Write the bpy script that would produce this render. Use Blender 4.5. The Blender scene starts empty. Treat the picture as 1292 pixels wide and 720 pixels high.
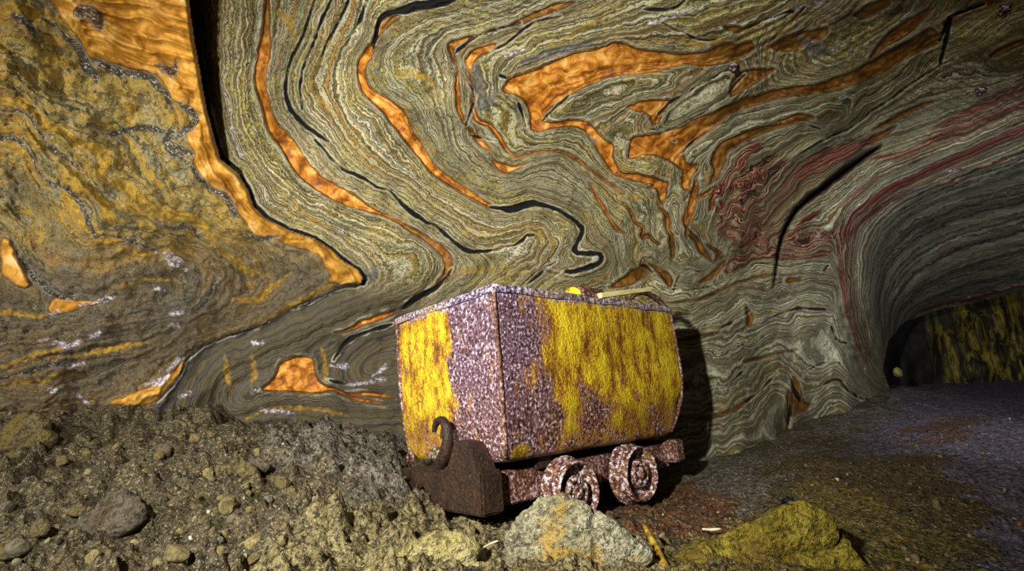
import bpy, bmesh, math, random
import numpy as np
from mathutils import Vector, Matrix

random.seed(7)
rng = np.random.default_rng(7)
scene = bpy.context.scene
COL = scene.collection

# ------------------------------------------------------------------ camera frame
F, CX, CY = 654.0, 646.0, 360.0
R = np.array([[0.997145222063125, 0.07550765601368878, 0.0],
              [0.01735215151977989, -0.22915047154062254, -0.9732363352394654],
              [-0.07348679442128464, 0.9704579616222585, -0.22980651811829675]])
EYE = np.array([0.0, 0.0, 0.75])

def unproj(px, py, Z):
    px = np.asarray(px, float); py = np.asarray(py, float); Z = np.asarray(Z, float)
    c = np.stack([(px - CX) / F * Z, -(py - CY) / F * Z, -Z], -1)
    return c @ R.T + EYE

def project(P):
    c = (np.asarray(P) - EYE) @ R
    z = np.maximum(-c[..., 2], 1e-3)
    return CX + F * c[..., 0] / z, CY - F * c[..., 1] / z, z

# ------------------------------------------------------------------ numpy noise
def _h(ix, iy, iz, seed):
    n = (ix.astype(np.int64) * 374761393 + iy.astype(np.int64) * 668265263 + iz.astype(np.int64) * 2147483647 + seed * 974711)
    n = (n ^ (n >> 13)) * 1274126177
    n = n & 0xffffffff
    n = (n ^ (n >> 16)) * 2246822519 & 0xffffffff
    return ((n ^ (n >> 15)) & 0xffff) / 65535.0

def noise2(x, y, seed=0):
    x = np.asarray(x, float); y = np.asarray(y, float)
    ix = np.floor(x); iy = np.floor(y)
    fx = x - ix; fy = y - iy
    u = fx * fx * fx * (fx * (fx * 6 - 15) + 10); v = fy * fy * fy * (fy * (fy * 6 - 15) + 10)
    z = np.zeros_like(ix)
    a = _h(ix, iy, z, seed); b = _h(ix + 1, iy, z, seed); c = _h(ix, iy + 1, z, seed); d = _h(ix + 1, iy + 1, z, seed)
    return (a * (1 - u) + b * u) * (1 - v) + (c * (1 - u) + d * u) * v

def fbm2(x, y, oct=4, seed=0, lac=2.03, gain=0.5):
    s = 0; a = 1; t = 0
    for k in range(oct):
        s = s + a * noise2(x, y, seed + k * 17); t += a; a *= gain; x = x * lac + 3.7; y = y * lac + 1.3
    return s / t          # 0..1

def noise3(x, y, z, seed=0):
    ix = np.floor(x); iy = np.floor(y); iz = np.floor(z)
    fx = x - ix; fy = y - iy; fz = z - iz
    u = fx * fx * (3 - 2 * fx); v = fy * fy * (3 - 2 * fy); w = fz * fz * (3 - 2 * fz)
    def L(zz):
        a = _h(ix, iy, zz, seed); b = _h(ix + 1, iy, zz, seed); c = _h(ix, iy + 1, zz, seed); d = _h(ix + 1, iy + 1, zz, seed)
        return (a * (1 - u) + b * u) * (1 - v) + (c * (1 - u) + d * u) * v
    return L(iz) * (1 - w) + L(iz + 1) * w

def fbm3(P, f, oct=4, seed=0, gain=0.5):
    s = 0; a = 1; t = 0
    for k in range(oct):
        s = s + a * noise3(P[..., 0] * f, P[..., 1] * f, P[..., 2] * f, seed + k * 13); t += a; a *= gain; f *= 2.07
    return s / t

def sstep(a, b, x):
    t = np.clip((x - a) / (b - a), 0, 1); return t * t * (3 - 2 * t)

# ------------------------------------------------------------------ thin plate interpolation
def tps_fit(P, V, lam=0.0):
    P = np.asarray(P, float); V = np.asarray(V, float)
    c = P.mean(0); s = P.std()
    Q = (P - c) / s
    d2 = ((Q[:, None] - Q[None]) ** 2).sum(-1)
    K = 0.5 * d2 * np.log(d2 + 1e-12) + lam * np.eye(len(Q))
    A = np.zeros((len(Q) + 3, len(Q) + 3)); A[:-3, :-3] = K
    A[:-3, -3] = 1; A[:-3, -2:] = Q; A[-3:, :-3] = A[:-3, -3:].T
    w = np.linalg.solve(A, np.concatenate([V, [0, 0, 0]]))
    def ev(X, Y):
        sh = np.shape(X); X = ((np.ravel(X) - c[0]) / s).astype(np.float32); Y = ((np.ravel(Y) - c[1]) / s).astype(np.float32)
        o = np.empty(len(X), np.float64)
        w32 = w.astype(np.float64)
        for i in range(0, len(X), 8000):
            dx = X[i:i + 8000, None] - Q[None, :, 0].astype(np.float32); dy = Y[i:i + 8000, None] - Q[None, :, 1].astype(np.float32)
            r2 = dx * dx + dy * dy
            o[i:i + 8000] = (0.5 * r2 * np.log(r2 + 1e-12)) @ w32[:-3] + w32[-3] + w32[-2] * X[i:i + 8000] + w32[-1] * Y[i:i + 8000]
        return o.reshape(sh)
    return ev

def densify(pts, step=12):
    out = []
    for (a, b) in zip(pts[:-1], pts[1:]):
        L = math.hypot(b[0] - a[0], b[1] - a[1]); n = max(1, int(round(L / step)))
        for k in range(n):
            t = k / n; out.append(tuple(a[i] + (b[i] - a[i]) * t for i in range(len(a))))
    out.append(tuple(pts[-1]))
    return out

def chaikin(pts, n=2):
    for _ in range(n):
        q = [pts[0]]
        for a, b in zip(pts[:-1], pts[1:]):
            q.append(tuple(.75 * u + .25 * v for u, v in zip(a, b))); q.append(tuple(.25 * u + .75 * v for u, v in zip(a, b)))
        q.append(pts[-1]); pts = q
    return pts

# =================================================================== THE STRATA, traced on the rock face
CREASE = [(232, -300), (236, -60), (239, 0), (245, 50), (254, 100), (261, 140), (270, 173), (278, 200), (300, 218), (313, 240), (320, 260),
          (337, 277), (363, 290), (397, 302), (417, 315), (430, 327), (450, 340), (458, 350), (457, 358), (430, 363), (410, 372), (375, 385),
          (330, 410), (287, 423), (253, 437), (233, 453), (225, 475), (195, 510), (170, 560), (150, 620), (140, 900)]

# level lines of the rock right of the crease: (value, points)
SB = [
 (0, CREASE[1:-2]),
 (.5, [(262, 60), (270, 110), (283, 160), (295, 197), (325, 228), (338, 255), (375, 280), (420, 300), (462, 336), (470, 352), (455, 366), (415, 382), (370, 398)]),
 (1, [(290, -10), (288, 27), (283, 100), (293, 167), (313, 200), (340, 235), (375, 265), (425, 288), (468, 310), (490, 340), (482, 364), (450, 378), (410, 397), (360, 420), (300, 445)]),
 (2, [(337, -20), (337, 43), (333, 67), (328, 100), (335, 133), (343, 160), (363, 183), (377, 207), (400, 230), (425, 245), (440, 252), (463, 263), (490, 272), (507, 283), (540, 303), (560, 317), (567, 337), (552, 360), (530, 377), (502, 389), (480, 396), (456, 404), (420, 420), (380, 440), (350, 450)]),
 (3.2, [(399, -20), (397, 0), (383, 43), (367, 73), (360, 117), (367, 140), (387, 160), (407, 173), (430, 213), (450, 220), (480, 238), (493, 240), (513, 263), (540, 282), (563, 298), (580, 312), (597, 320), (612, 333), (606, 350), (580, 365), (550, 385), (500, 402)]),
 (4, [(420, -20), (417, 0), (393, 57), (378, 100), (387, 138), (415, 165), (440, 197), (470, 222), (505, 238), (535, 260), (560, 278), (580, 300), (594, 312), (611, 317), (641, 310), (667, 298), (674, 305), (655, 318), (648, 330), (625, 348), (600, 362)]),
 (5, [(466, -20), (463, 0), (448, 40), (430, 75), (428, 100), (432, 130), (450, 160), (470, 190), (500, 210), (530, 235), (555, 252), (580, 265), (604, 277), (634, 284), (674, 281), (700, 290), (712, 305), (705, 322), (690, 338), (662, 357), (650, 375)]),
 (6, [(575, -6), (540, 4), (500, 12), (482, 24), (478, 42), (467, 63), (455, 83), (457, 103), (467, 120), (487, 133), (502, 148), (513, 167), (527, 187), (540, 207), (557, 223), (580, 235), (603, 250), (620, 263), (640, 264), (668, 255), (695, 261), (720, 276), (733, 285), (732, 297), (725, 307), (727, 317), (743, 320), (758, 320), (762, 326), (758, 334), (740, 340), (717, 343), (695, 352), (680, 364)]),
 (7, [(640, -20), (573, 3), (530, 16), (500, 29), (486, 44), (472, 67), (470, 93), (484, 120), (512, 135), (524, 160), (540, 188), (560, 212), (590, 228), (615, 243), (640, 249), (668, 241), (700, 247), (728, 261), (748, 280), (750, 300), (775, 315), (780, 328), (765, 345), (735, 358)]),
 (8, [(690, -12), (640, 10), (580, 28), (530, 48), (520, 75), (528, 105), (545, 135), (552, 165), (575, 200), (600, 222), (640, 236), (680, 225), (718, 236), (750, 262), (770, 290), (785, 318), (782, 340)]),
 (9, [(740, -6), (690, 17), (647, 33), (603, 45), (565, 55), (573, 80), (577, 117), (580, 143), (590, 167), (608, 187), (625, 210), (648, 219), (675, 205), (698, 198), (716, 205), (732, 226), (752, 243), (772, 270), (788, 290), (790, 312), (787, 335)]),
 (10, [(790, -8), (720, 19), (670, 32), (620, 49), (586, 66), (585, 80), (596, 103), (604, 123), (593, 147), (600, 170), (620, 180), (630, 198), (648, 209), (672, 198), (702, 190), (724, 196), (748, 219), (770, 240), (790, 260), (806, 282), (806, 308), (798, 334)]),
 (11, [(900, -14), (840, 5), (770, 28), (700, 44), (655, 70), (636, 86), (630, 100), (625, 118), (648, 120), (658, 140), (661, 165), (680, 175), (717, 169), (733, 173), (748, 197), (765, 217), (783, 232), (803, 236), (815, 255), (822, 280), (822, 300), (812, 322)]),
 (12, [(1030, -20), (960, 22), (880, 47), (810, 45), (760, 52), (700, 66), (660, 82), (645, 95), (635, 110), (655, 116), (668, 135), (672, 155), (680, 164), (716, 160), (738, 160), (752, 180), (770, 202), (785, 218), (806, 226), (826, 240), (833, 268), (834, 300), (828, 318)]),
 (12.5, [(900, 68), (850, 74), (800, 76), (740, 86), (690, 102), (660, 115)]),
 (11, [(900, 78), (860, 90), (823, 98), (777, 99), (740, 114), (703, 135), (690, 148), (702, 153), (727, 148), (760, 130), (800, 118), (850, 108)]),
 (12.5, [(905, 75), (870, 98), (838, 122), (820, 136), (806, 131), (800, 137)]),
 (11, [(923, 88), (895, 100), (862, 118), (843, 132), (830, 150), (829, 163), (842, 164), (865, 152), (900, 132), (935, 105), (923, 92)]),
 (12.5, [(1200, 20), (1140, 60), (1105, 85), (1072, 104), (1040, 112), (1000, 118), (960, 128), (925, 140), (890, 160), (862, 176), (840, 185), (800, 182)]),
 (11, [(1250, 10), (1180, 50), (1120, 90), (1060, 118), (1000, 130), (955, 138), (920, 150), (888, 168), (866, 188), (861, 198), (874, 200), (896, 188), (925, 172), (975, 153), (1030, 138), (1080, 122)]),
 (12.5, [(1060, 146), (1020, 148), (980, 158), (940, 172), (915, 188), (900, 204), (880, 225), (872, 250), (868, 280)]),
 (10.8, [(1150, 95), (1100, 128), (1060, 150), (1043, 163), (1045, 154), (1020, 157), (980, 166), (945, 178), (920, 192), (920, 208), (908, 228), (903, 245)]),
 (11, [(880, 215), (872, 224), (878, 243), (887, 250), (882, 268), (892, 275), (872, 288)]),
 (9, [(1292, 26), (1200, 76), (1165, 100), (1142, 112), (1099, 140), (1071, 164), (1035, 177), (1000, 204), (975, 230), (962, 250), (950, 262)]),
 (8, [(1340, 80), (1290, 103), (1212, 124), (1165, 143), (1106, 161), (1078, 180), (1047, 192), (1005, 215), (985, 238), (972, 252), (955, 275)]),
 (6, [(1340, 100), (1290, 120), (1220, 150), (1160, 170), (1100, 192), (1067, 215), (1040, 235), (1013, 255), (995, 272), (980, 285), (960, 300), (925, 318)]),
 (5, [(1340, 118), (1290, 142), (1220, 172), (1160, 192), (1110, 212), (1075, 238), (1050, 262), (1020, 280), (1000, 290)]),
 (3.5, [(1340, 140), (1290, 161), (1212, 194), (1165, 216), (1130, 230), (1095, 255), (1075, 285), (1066, 320), (1068, 360), (1076, 400), (1090, 440), (1118, 478)]),
 (2, [(1340, 170), (1290, 190), (1200, 225), (1140, 252), (1105, 280), (1088, 320), (1088, 370), (1098, 420), (1122, 470)]),
 (1, [(1340, 222), (1290, 240), (1200, 265), (1150, 290), (1112, 330), (1104, 380), (1114, 440)]),
 (0, [(1340, 275), (1290, 290), (1200, 315), (1150, 345), (1122, 390), (1122, 430)]),
 (-1, [(1340, 335), (1290, 350), (1200, 372), (1150, 392), (1132, 420)]),
 (4.5, [(983, 308), (1016, 308), (1040, 298), (1058, 284)]),
 (5, [(910, 340), (945, 320), (981, 317), (1016, 321), (1047, 315), (1056, 310)]),
 (5.7, [(812, 352), (830, 356), (848, 364), (874, 364), (910, 357), (945, 338), (969, 331), (1016, 329), (1050, 325)]),
 (6.5, [(795, 348), (815, 357), (844, 381), (874, 377), (910, 367), (945, 350), (992, 346), (1040, 350), (1062, 348)]),
 (7.2, [(844, 402), (874, 395), (907, 381), (950, 362), (975, 375), (992, 362), (1040, 362), (1062, 366)]),
 (8, [(846, 428), (879, 423), (907, 416), (940, 396), (950, 408), (969, 402), (1004, 389), (1042, 390), (1066, 400)]),
 (9, [(850, 470), (865, 458), (887, 452), (915, 462), (930, 456), (939, 446), (958, 439), (982, 427), (1005, 420), (1018, 432), (1022, 450), (1030, 461), (1045, 455), (1075, 440)]),
 (9.3, [(850, 505), (870, 500), (887, 498), (905, 490), (923, 484), (940, 465), (955, 450)]),
 (10, [(850, 537), (878, 531), (911, 521), (934, 512), (958, 493), (979, 472), (992, 470), (1000, 486), (1015, 508), (1029, 493), (1057, 477), (1076, 498), (1100, 503)]),
 (11, [(860, 575), (890, 560), (940, 540), (970, 505), (983, 490), (993, 500), (995, 547)]),
 (11, [(1000, 545), (1010, 525), (1040, 505), (1060, 495), (1080, 515)]),
 (12, [(843, 300), (846, 325)]), (12, [(865, 270), (867, 298), (884, 305), (891, 324)]),
 (10, [(855, 262), (856, 290), (858, 322)]),
 (9, [(800, 350), (812, 338), (830, 331), (850, 334), (858, 345)]),
 (9, [(900, 300), (915, 290), (930, 262)]),
 # the small fold left of the wagon and the layers under it
 (3, [(494, 408), (462, 416), (440, 422), (430, 438), (412, 452), (408, 475), (415, 492), (445, 500), (490, 502)]),
 (4.2, [(494, 424), (460, 432), (448, 448), (434, 460), (436, 478), (460, 488), (492, 488)]),
 (5.2, [(494, 445), (470, 450), (462, 468), (492, 472)]),
 (2, [(300, 525), (330, 512), (360, 504), (400, 507), (440, 513), (510, 510)]),
 (1, [(280, 545), (340, 522), (420, 532), (510, 530)]),
 (0, [(280, 580), (400, 575), (510, 570)]),
 (2.5, [(400, 425), (390, 450), (394, 485)]),
 # beyond the frame
 (3, [(400, -250), (400, -150)]), (1, [(300, -250), (295, -150)]), (8, [(800, -250), (700, -120)]), (10, [(1100, -250), (950, -120)]), (12, [(1400, -200), (1250, -100)]),
 (9, [(1550, -80), (1420, -30)]), (6, [(1550, 10), (1420, 66)]), (2, [(1550, 90), (1440, 135)]), (-1, [(1550, 280), (1440, 310)]),
]
# level lines of the rock left of the crease
SL = [
 (3, [(0, 45), (30, 40), (65, 55), (90, 75), (105, 90), (130, 85), (165, 92), (195, 100), (215, 135), (222, 170), (235, 205), (262, 235), (290, 262), (315, 295), (340, 303), (380, 315), (410, 330), (422, 346), (405, 358), (380, 374), (340, 398), (290, 415), (240, 430), (200, 470), (150, 500)]),
 (2, [(60, -10), (150, 40), (220, 100), (250, 165), (280, 235), (310, 268), (360, 300), (420, 322), (448, 350), (415, 363), (375, 383), (330, 408)]),
 (1, [(140, -30), (240, 30), (258, 130), (272, 190), (318, 262), (360, 292), (415, 316), (455, 346)]),
 (4, [(0, 90), (20, 95), (50, 118), (70, 130), (110, 140), (150, 155), (170, 170), (185, 185), (200, 210), (215, 240), (240, 262), (270, 282), (300, 285), (350, 315), (385, 343), (360, 368), (300, 400), (200, 450), (50, 505)]),
 (5, [(-60, 120), (0, 126), (28, 131), (47, 142), (59, 159), (87, 173), (113, 183), (140, 190), (135, 205), (125, 213), (150, 230), (175, 242), (185, 257), (230, 280), (290, 300), (340, 330), (343, 358), (320, 383), (260, 412), (160, 458), (0, 490)]),
 (6, [(-60, 150), (0, 152), (40, 165), (60, 190), (90, 215), (120, 240), (150, 268), (200, 285), (260, 300), (298, 330), (308, 362), (280, 392), (220, 415), (120, 440), (0, 462)]),
 (7, [(-60, 175), (0, 182), (20, 190), (38, 203), (57, 233), (75, 243), (108, 262), (116, 290), (150, 300), (210, 298), (262, 315), (290, 345), (270, 380), (210, 405), (120, 425), (0, 440)]),
 (8, [(-40, 220), (0, 240), (30, 270), (60, 318), (100, 335), (150, 325), (200, 313), (240, 318), (262, 335), (266, 360), (246, 384), (200, 396), (140, 404), (60, 413), (0, 425)]),
 (9, [(-40, 280), (0, 292), (18, 305), (35, 335), (50, 362), (66, 377), (100, 380), (150, 368), (190, 357), (228, 354), (235, 368), (180, 385), (100, 396), (0, 402)]),
 (3, [(0, 520), (100, 505), (150, 500)]),
]

def build_S(lines, lam):
    P = []; V = []
    for v, pts in lines:
        for p in densify(pts, 11):
            P.append(p[:2]); V.append(v)
    P = np.array(P) + rng.normal(0, .05, (len(P), 2)); V = np.array(V)
    return tps_fit(P, V, lam)

# field grid (4 px cells) over which the strata are solved
GX = np.arange(-300, 1600, 4.0); GY = np.arange(-300, 840, 4.0)
gx, gy = np.meshgrid(GX, GY)
S_back_g = build_S(SB, 2e-3)(gx, gy)
S_left_g = build_S(SL, 5e-3)(gx, gy)

def bilin(A, x, y):
    u = np.clip((x - GX[0]) / 4.0, 0, len(GX) - 1.001); v = np.clip((y - GY[0]) / 4.0, 0, len(GY) - 1.001)
    i = u.astype(int); j = v.astype(int); u = u - i; v = v - j
    return (A[j, i] * (1 - u) + A[j, i + 1] * u) * (1 - v) + (A[j + 1, i] * (1 - u) + A[j + 1, i + 1] * u) * v

# ---- veins: strokes (x, y, width) and filled outlines; value = pixels inside (+) or outside (-)
def stroke_field(X, Y, strokes, lim=14.0):
    out = np.full(X.shape, -lim)
    for pts in strokes:
        for a, b in zip(pts[:-1], pts[1:]):
            m = lim + max(a[2], b[2]) / 2
            sel = np.nonzero((X > min(a[0], b[0]) - m) & (X < max(a[0], b[0]) + m) & (Y > min(a[1], b[1]) - m) & (Y < max(a[1], b[1]) + m))
            if len(sel[0]) == 0: continue
            x = X[sel] - a[0]; y = Y[sel] - a[1]; dx = b[0] - a[0]; dy = b[1] - a[1]; L = dx * dx + dy * dy + 1e-9
            t = np.clip((x * dx + y * dy) / L, 0, 1)
            d = (a[2] + (b[2] - a[2]) * t) / 2 - np.hypot(x - t * dx, y - t * dy)
            out[sel] = np.maximum(out[sel], d)
    return out

def poly_field(X, Y, polys, lim=14.0, smooth=0):
    for _ in range(smooth):
        polys = [[q for a, b in zip(P, P[1:] + P[:1]) for q in ((.8 * a[0] + .2 * b[0], .8 * a[1] + .2 * b[1]), (.2 * a[0] + .8 * b[0], .2 * a[1] + .8 * b[1]))] for P in polys]
    out = np.full(X.shape, -lim)
    for P in polys:
        xs = [p[0] for p in P]; ys = [p[1] for p in P]
        sel = np.nonzero((X > min(xs) - lim) & (X < max(xs) + lim) & (Y > min(ys) - lim) & (Y < max(ys) + lim))
        if len(sel[0]) == 0: continue
        x = X[sel]; y = Y[sel]; ins = np.zeros(x.shape, bool); dm = np.full(x.shape, 1e9)
        for (a, b) in zip(P, P[1:] + P[:1]):
            dx = b[0] - a[0]; dy = b[1] - a[1]
            t = np.clip(((x - a[0]) * dx + (y - a[1]) * dy) / (dx * dx + dy * dy + 1e-9), 0, 1)
            dm = np.minimum(dm, np.hypot(x - a[0] - t * dx, y - a[1] - t * dy))
            c = (a[1] > y) != (b[1] > y)
            if dy != 0: ins ^= c & (x < dx * (y - a[1]) / dy + a[0])
        out[sel] = np.maximum(out[sel], np.where(ins, dm, -dm))
    return out

c2 = lambda *P: [(430 + x / 3, y / 3) for x, y in P]
c3 = lambda *P: [(860 + x / 2.99, y / 2.99) for x, y in P]
ORANGE_POLY = [
 c2((610, 330), (640, 290), (720, 270), (800, 235), (880, 200), (960, 185), (1050, 155), (1130, 185), (1290, 205), (1400, 190), (1480, 175), (1560, 150), (1570, 190), (1500, 225), (1420, 225), (1290, 240), (1180, 280), (1040, 285), (960, 310), (900, 340), (850, 370), (800, 400), (770, 430), (765, 455), (800, 465), (880, 450), (935, 460), (975, 505), (1000, 530), (1040, 545), (1030, 590), (1065, 655), (1110, 652), (1180, 670), (1245, 690), (1230, 715), (1180, 700), (1100, 680), (1040, 670), (990, 600), (950, 540), (910, 485), (860, 478), (800, 487), (750, 500), (708, 495), (718, 440), (695, 380), (660, 355), (615, 350)),
 c2((1080, 405), (1120, 385), (1200, 375), (1255, 375), (1215, 420), (1200, 470), (1175, 475), (1165, 430), (1120, 420)),
 c2((1085, 595), (1100, 515), (1180, 510), (1250, 490), (1300, 475), (1340, 450), (1400, 440), (1440, 425), (1500, 400), (1430, 470), (1370, 520), (1290, 570), (1310, 620), (1360, 620), (1330, 660), (1290, 645), (1230, 600), (1150, 585), (1100, 603)),
 c3((0, 470), (60, 440), (140, 415), (220, 375), (300, 350), (400, 330), (500, 318), (600, 285), (680, 250), (740, 215), (820, 170), (900, 128), (945, 100), (985, 150), (950, 180), (870, 205), (800, 250), (720, 290), (620, 335), (520, 352), (400, 362), (300, 385), (200, 425), (130, 455), (40, 520), (0, 560)),
 c3((110, 600), (140, 545), (200, 510), (300, 478), (380, 462), (330, 470), (400, 440), (450, 425), (510, 440), (440, 468), (360, 482), (290, 508), (220, 540), (180, 570), (150, 640), (130, 690), (100, 700), (120, 650)),
 c3((0, 600), (40, 620), (60, 640), (30, 690), (40, 718), (0, 718)),
 c3((175, 372), (190, 300), (240, 262), (300, 258), (365, 258), (300, 295), (240, 340)),
 c3((0, 205), (100, 190), (180, 155), (230, 185), (235, 215), (170, 235), (120, 250), (40, 245), (0, 240)),
 c3((325, 175), (400, 128), (480, 115), (560, 100), (545, 140), (440, 190), (370, 195)),
 c3((150, 100), (200, 95), (245, 108), (225, 125), (180, 122)),
 c3((640, 60), (700, 20), (780, -10), (790, 15), (730, 55), (680, 72)),
 c3((700, 235), (760, 185), (860, 125), (960, 30), (930, 35), (860, 65), (800, 105), (740, 170)),
 c3((980, 85), (1050, 40), (1140, 0), (1230, 0), (1130, 45), (1040, 75), (1010, 110)),
 c3((1160, 215), (1200, 180), (1290, 145), (1290, 170), (1230, 190), (1180, 218)),
 c2((400, 160), (470, 140), (525, 128), (500, 150), (455, 165), (425, 185), (440, 240), (430, 240), (415, 205)),
 c2((480, 215), (500, 185), (590, 157), (575, 190), (530, 210), (505, 240), (500, 270), (480, 260), (468, 230)),
 c2((650, 85), (700, 60), (820, 10), (900, 0), (860, 25), (780, 55), (690, 90), (600, 108)),
 c2((140, 85), (180, 60), (240, 55), (190, 90), (150, 130), (120, 180), (105, 230), (75, 235), (110, 170)),
 [(780, 352), (797, 345), (812, 334), (822, 340), (812, 350), (800, 358), (785, 362), (765, 365)],
 [(818, 336), (830, 336), (843, 345), (850, 352), (845, 366), (838, 352), (826, 342)],
 [(1000, 472), (1008, 486), (1012, 505), (1020, 508), (1026, 500), (1020, 516), (1005, 520), (997, 528), (998, 500)],
 [(325, 492), (345, 478), (352, 458), (362, 452), (378, 448), (395, 450), (398, 468), (405, 484), (430, 493), (400, 496), (360, 493)],
 [(420, 424 - 4), (440, 414), (456, 404), (480, 396), (502, 389), (498, 396), (478, 404), (456, 411), (436, 419)],
]
ORANGE_STROKE = [
 [(337, -20, 4), (337, 43, 10), (333, 67, 17), (328, 100, 15), (335, 133, 9), (343, 160, 14), (363, 183, 18), (377, 207, 24), (400, 230, 19), (425, 245, 20), (440, 252, 18), (463, 263, 9), (490, 272, 3), (507, 283, 5), (540, 303, 8), (560, 317, 12), (567, 337, 11), (560, 353, 6), (540, 370, 3), (515, 383, 4)],
 [(467, 63, 13), (455, 83, 11), (457, 103, 11), (467, 120, 12), (487, 133, 18), (502, 148, 24), (513, 167, 16), (527, 187, 15), (540, 207, 11), (557, 223, 10), (580, 235, 9), (603, 250, 8), (622, 263, 3)],
 [(577, 90, 3), (577, 105, 6), (578, 130, 7), (582, 150, 4), (592, 165, 3), (608, 180, 8), (616, 187, 5)],
 [(593, 95, 3), (600, 110, 5), (597, 135, 4), (600, 152, 6), (617, 157, 5), (630, 170, 6), (637, 185, 5), (650, 200, 3), (672, 192, 3), (700, 188, 3), (722, 195, 3), (750, 217, 3), (780, 240, 3)],
 [(625, 205, 5), (636, 213, 14), (646, 214, 8), (660, 207, 2)],
 [(747, 236, 4), (756, 252, 5), (767, 272, 4), (776, 287, 5), (784, 292, 4)],
 [(790, 262, 3), (800, 275, 6), (812, 285, 4), (808, 298, 5), (818, 300, 7), (826, 304, 4)],
 [(824, 235, 6), (834, 232, 14), (836, 248, 12)], [(834, 262, 3), (842, 280, 6), (847, 300, 7), (848, 322, 5)],
 [(866, 270, 6), (867, 297, 4), (880, 303, 8), (888, 318, 6), (895, 326, 4)],
 [(878, 235, 8), (872, 262, 9), (868, 285, 7), (867, 296, 3)], [(898, 312, 6), (912, 316, 7), (905, 325, 6)],
 [(885, 353, 5), (903, 345, 7), (912, 332, 5)], [(870, 250, 3), (893, 246, 6), (905, 236, 7), (898, 260, 6)],
 [(944, 392, 6), (948, 405, 9), (942, 412, 2)], [(850, 430, 3), (870, 427, 4), (900, 420, 3)], [(880, 531, 2), (905, 523, 4), (925, 517, 4), (945, 503, 3)],
 [(995, 354, 6), (1010, 353, 4)], [(1005, 440, 2), (940, 455, 4)], [(995, 500, 4), (994, 530, 3), (995, 545, 2)],
 [(783, 352, 2), (800, 345, 8), (818, 330, 3)],
 [(850, 382, 2), (880, 377, 2.5), (905, 368, 3), (935, 354, 2.5), (970, 348, 2)],
 [(1106, 162, 5), (1130, 148, 7), (1155, 136, 6), (1180, 128, 3)], [(1095, 180, 6), (1110, 172, 8), (1125, 162, 5)],
 [(445, 497, 3), (470, 497, 6), (490, 499, 4)], [(417, 490, 4), (450, 504, 4), (480, 508, 3)],
 [(690, 342, 1), (720, 350, 1)],
]
ORANGE_LEFT_POLY = [
 [(48, -200), (52, -40), (60, 0), (78, 22), (94, 40), (112, 75), (130, 76), (165, 84), (195, 92), (208, 105), (214, 124), (228, 132), (246, 142), (248, 155), (236, 165), (233, 178), (246, 196), (238, 206), (256, 222), (270, 236), (292, 252), (298, 268), (315, 285), (321, 302), (345, 300), (380, 315), (405, 325), (420, 345), (412, 357), (430, 358), (470, 356), (470, 330), (400, 290), (340, 262), (330, 230), (290, 200), (276, 150), (262, 60), (255, 0), (250, -200)],
 [(0, 300), (0, 345), (20, 358), (40, 363), (30, 340), (20, 318), (10, 302)],
 [(57, 390), (66, 374), (85, 377), (108, 380), (135, 376), (120, 384), (95, 391), (70, 397)],
 [(135, 512), (160, 495), (185, 490), (205, 478), (215, 470), (236, 452), (232, 466), (215, 484), (195, 505), (185, 513), (160, 512)],
]
OCHRE_STROKE = [
 [(-60, 120, 8), (0, 126, 8), (28, 131, 9), (47, 142, 10), (59, 159, 10), (87, 173, 12), (113, 185, 14), (138, 195, 14), (128, 210, 14), (118, 214, 8), (128, 222, 4), (150, 230, 10), (168, 242, 18), (180, 255, 8), (210, 262, 5)],
 [(0, 182, 4), (22, 192, 10), (38, 206, 14), (50, 226, 8), (58, 235, 3)], [(35, 158, 3), (60, 190, 5), (90, 210, 10), (100, 222, 3)],
 [(80, 80, 3), (50, 100, 6), (30, 95, 4)], [(85, 145, 3), (120, 150, 5), (150, 165, 8), (168, 183, 4), (185, 205, 7), (190, 225, 5), (225, 250, 4)],
 [(100, 236, 6), (120, 242, 12), (135, 258, 14), (142, 275, 5)], [(80, 245, 8), (90, 262, 12), (105, 283, 8), (112, 293, 3)],
 [(155, 255, 5), (185, 268, 12), (215, 272, 10), (245, 275, 12), (262, 290, 8), (268, 303, 4)], [(118, 305, 4), (135, 302, 12), (150, 305, 9), (155, 298, 4)],
 [(150, 315, 4), (180, 320, 6), (230, 317, 3)], [(275, 310, 3), (290, 325, 5), (310, 342, 12), (330, 345, 3)], [(300, 378, 4), (320, 380, 10), (345, 362, 8), (360, 350, 3)],
 [(333, 407, 2), (363, 390, 4), (383, 378, 5), (410, 364, 6), (425, 356, 4)], [(0, 395, 6), (40, 398, 5), (60, 395, 3)], [(0, 462, 2), (60, 445, 5), (100, 432, 3)],
 [(100, 450, 3), (150, 438, 6), (180, 430, 3)], [(0, 485, 3), (60, 478, 6), (90, 460, 3)], [(225, 355, 2), (190, 352, 5), (150, 360, 2)],
 [(-20, 20, 8), (20, 10, 18), (50, 20, 14), (80, 25, 10)], [(300, 175, 1), (302, 176, 1)],
]
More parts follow.
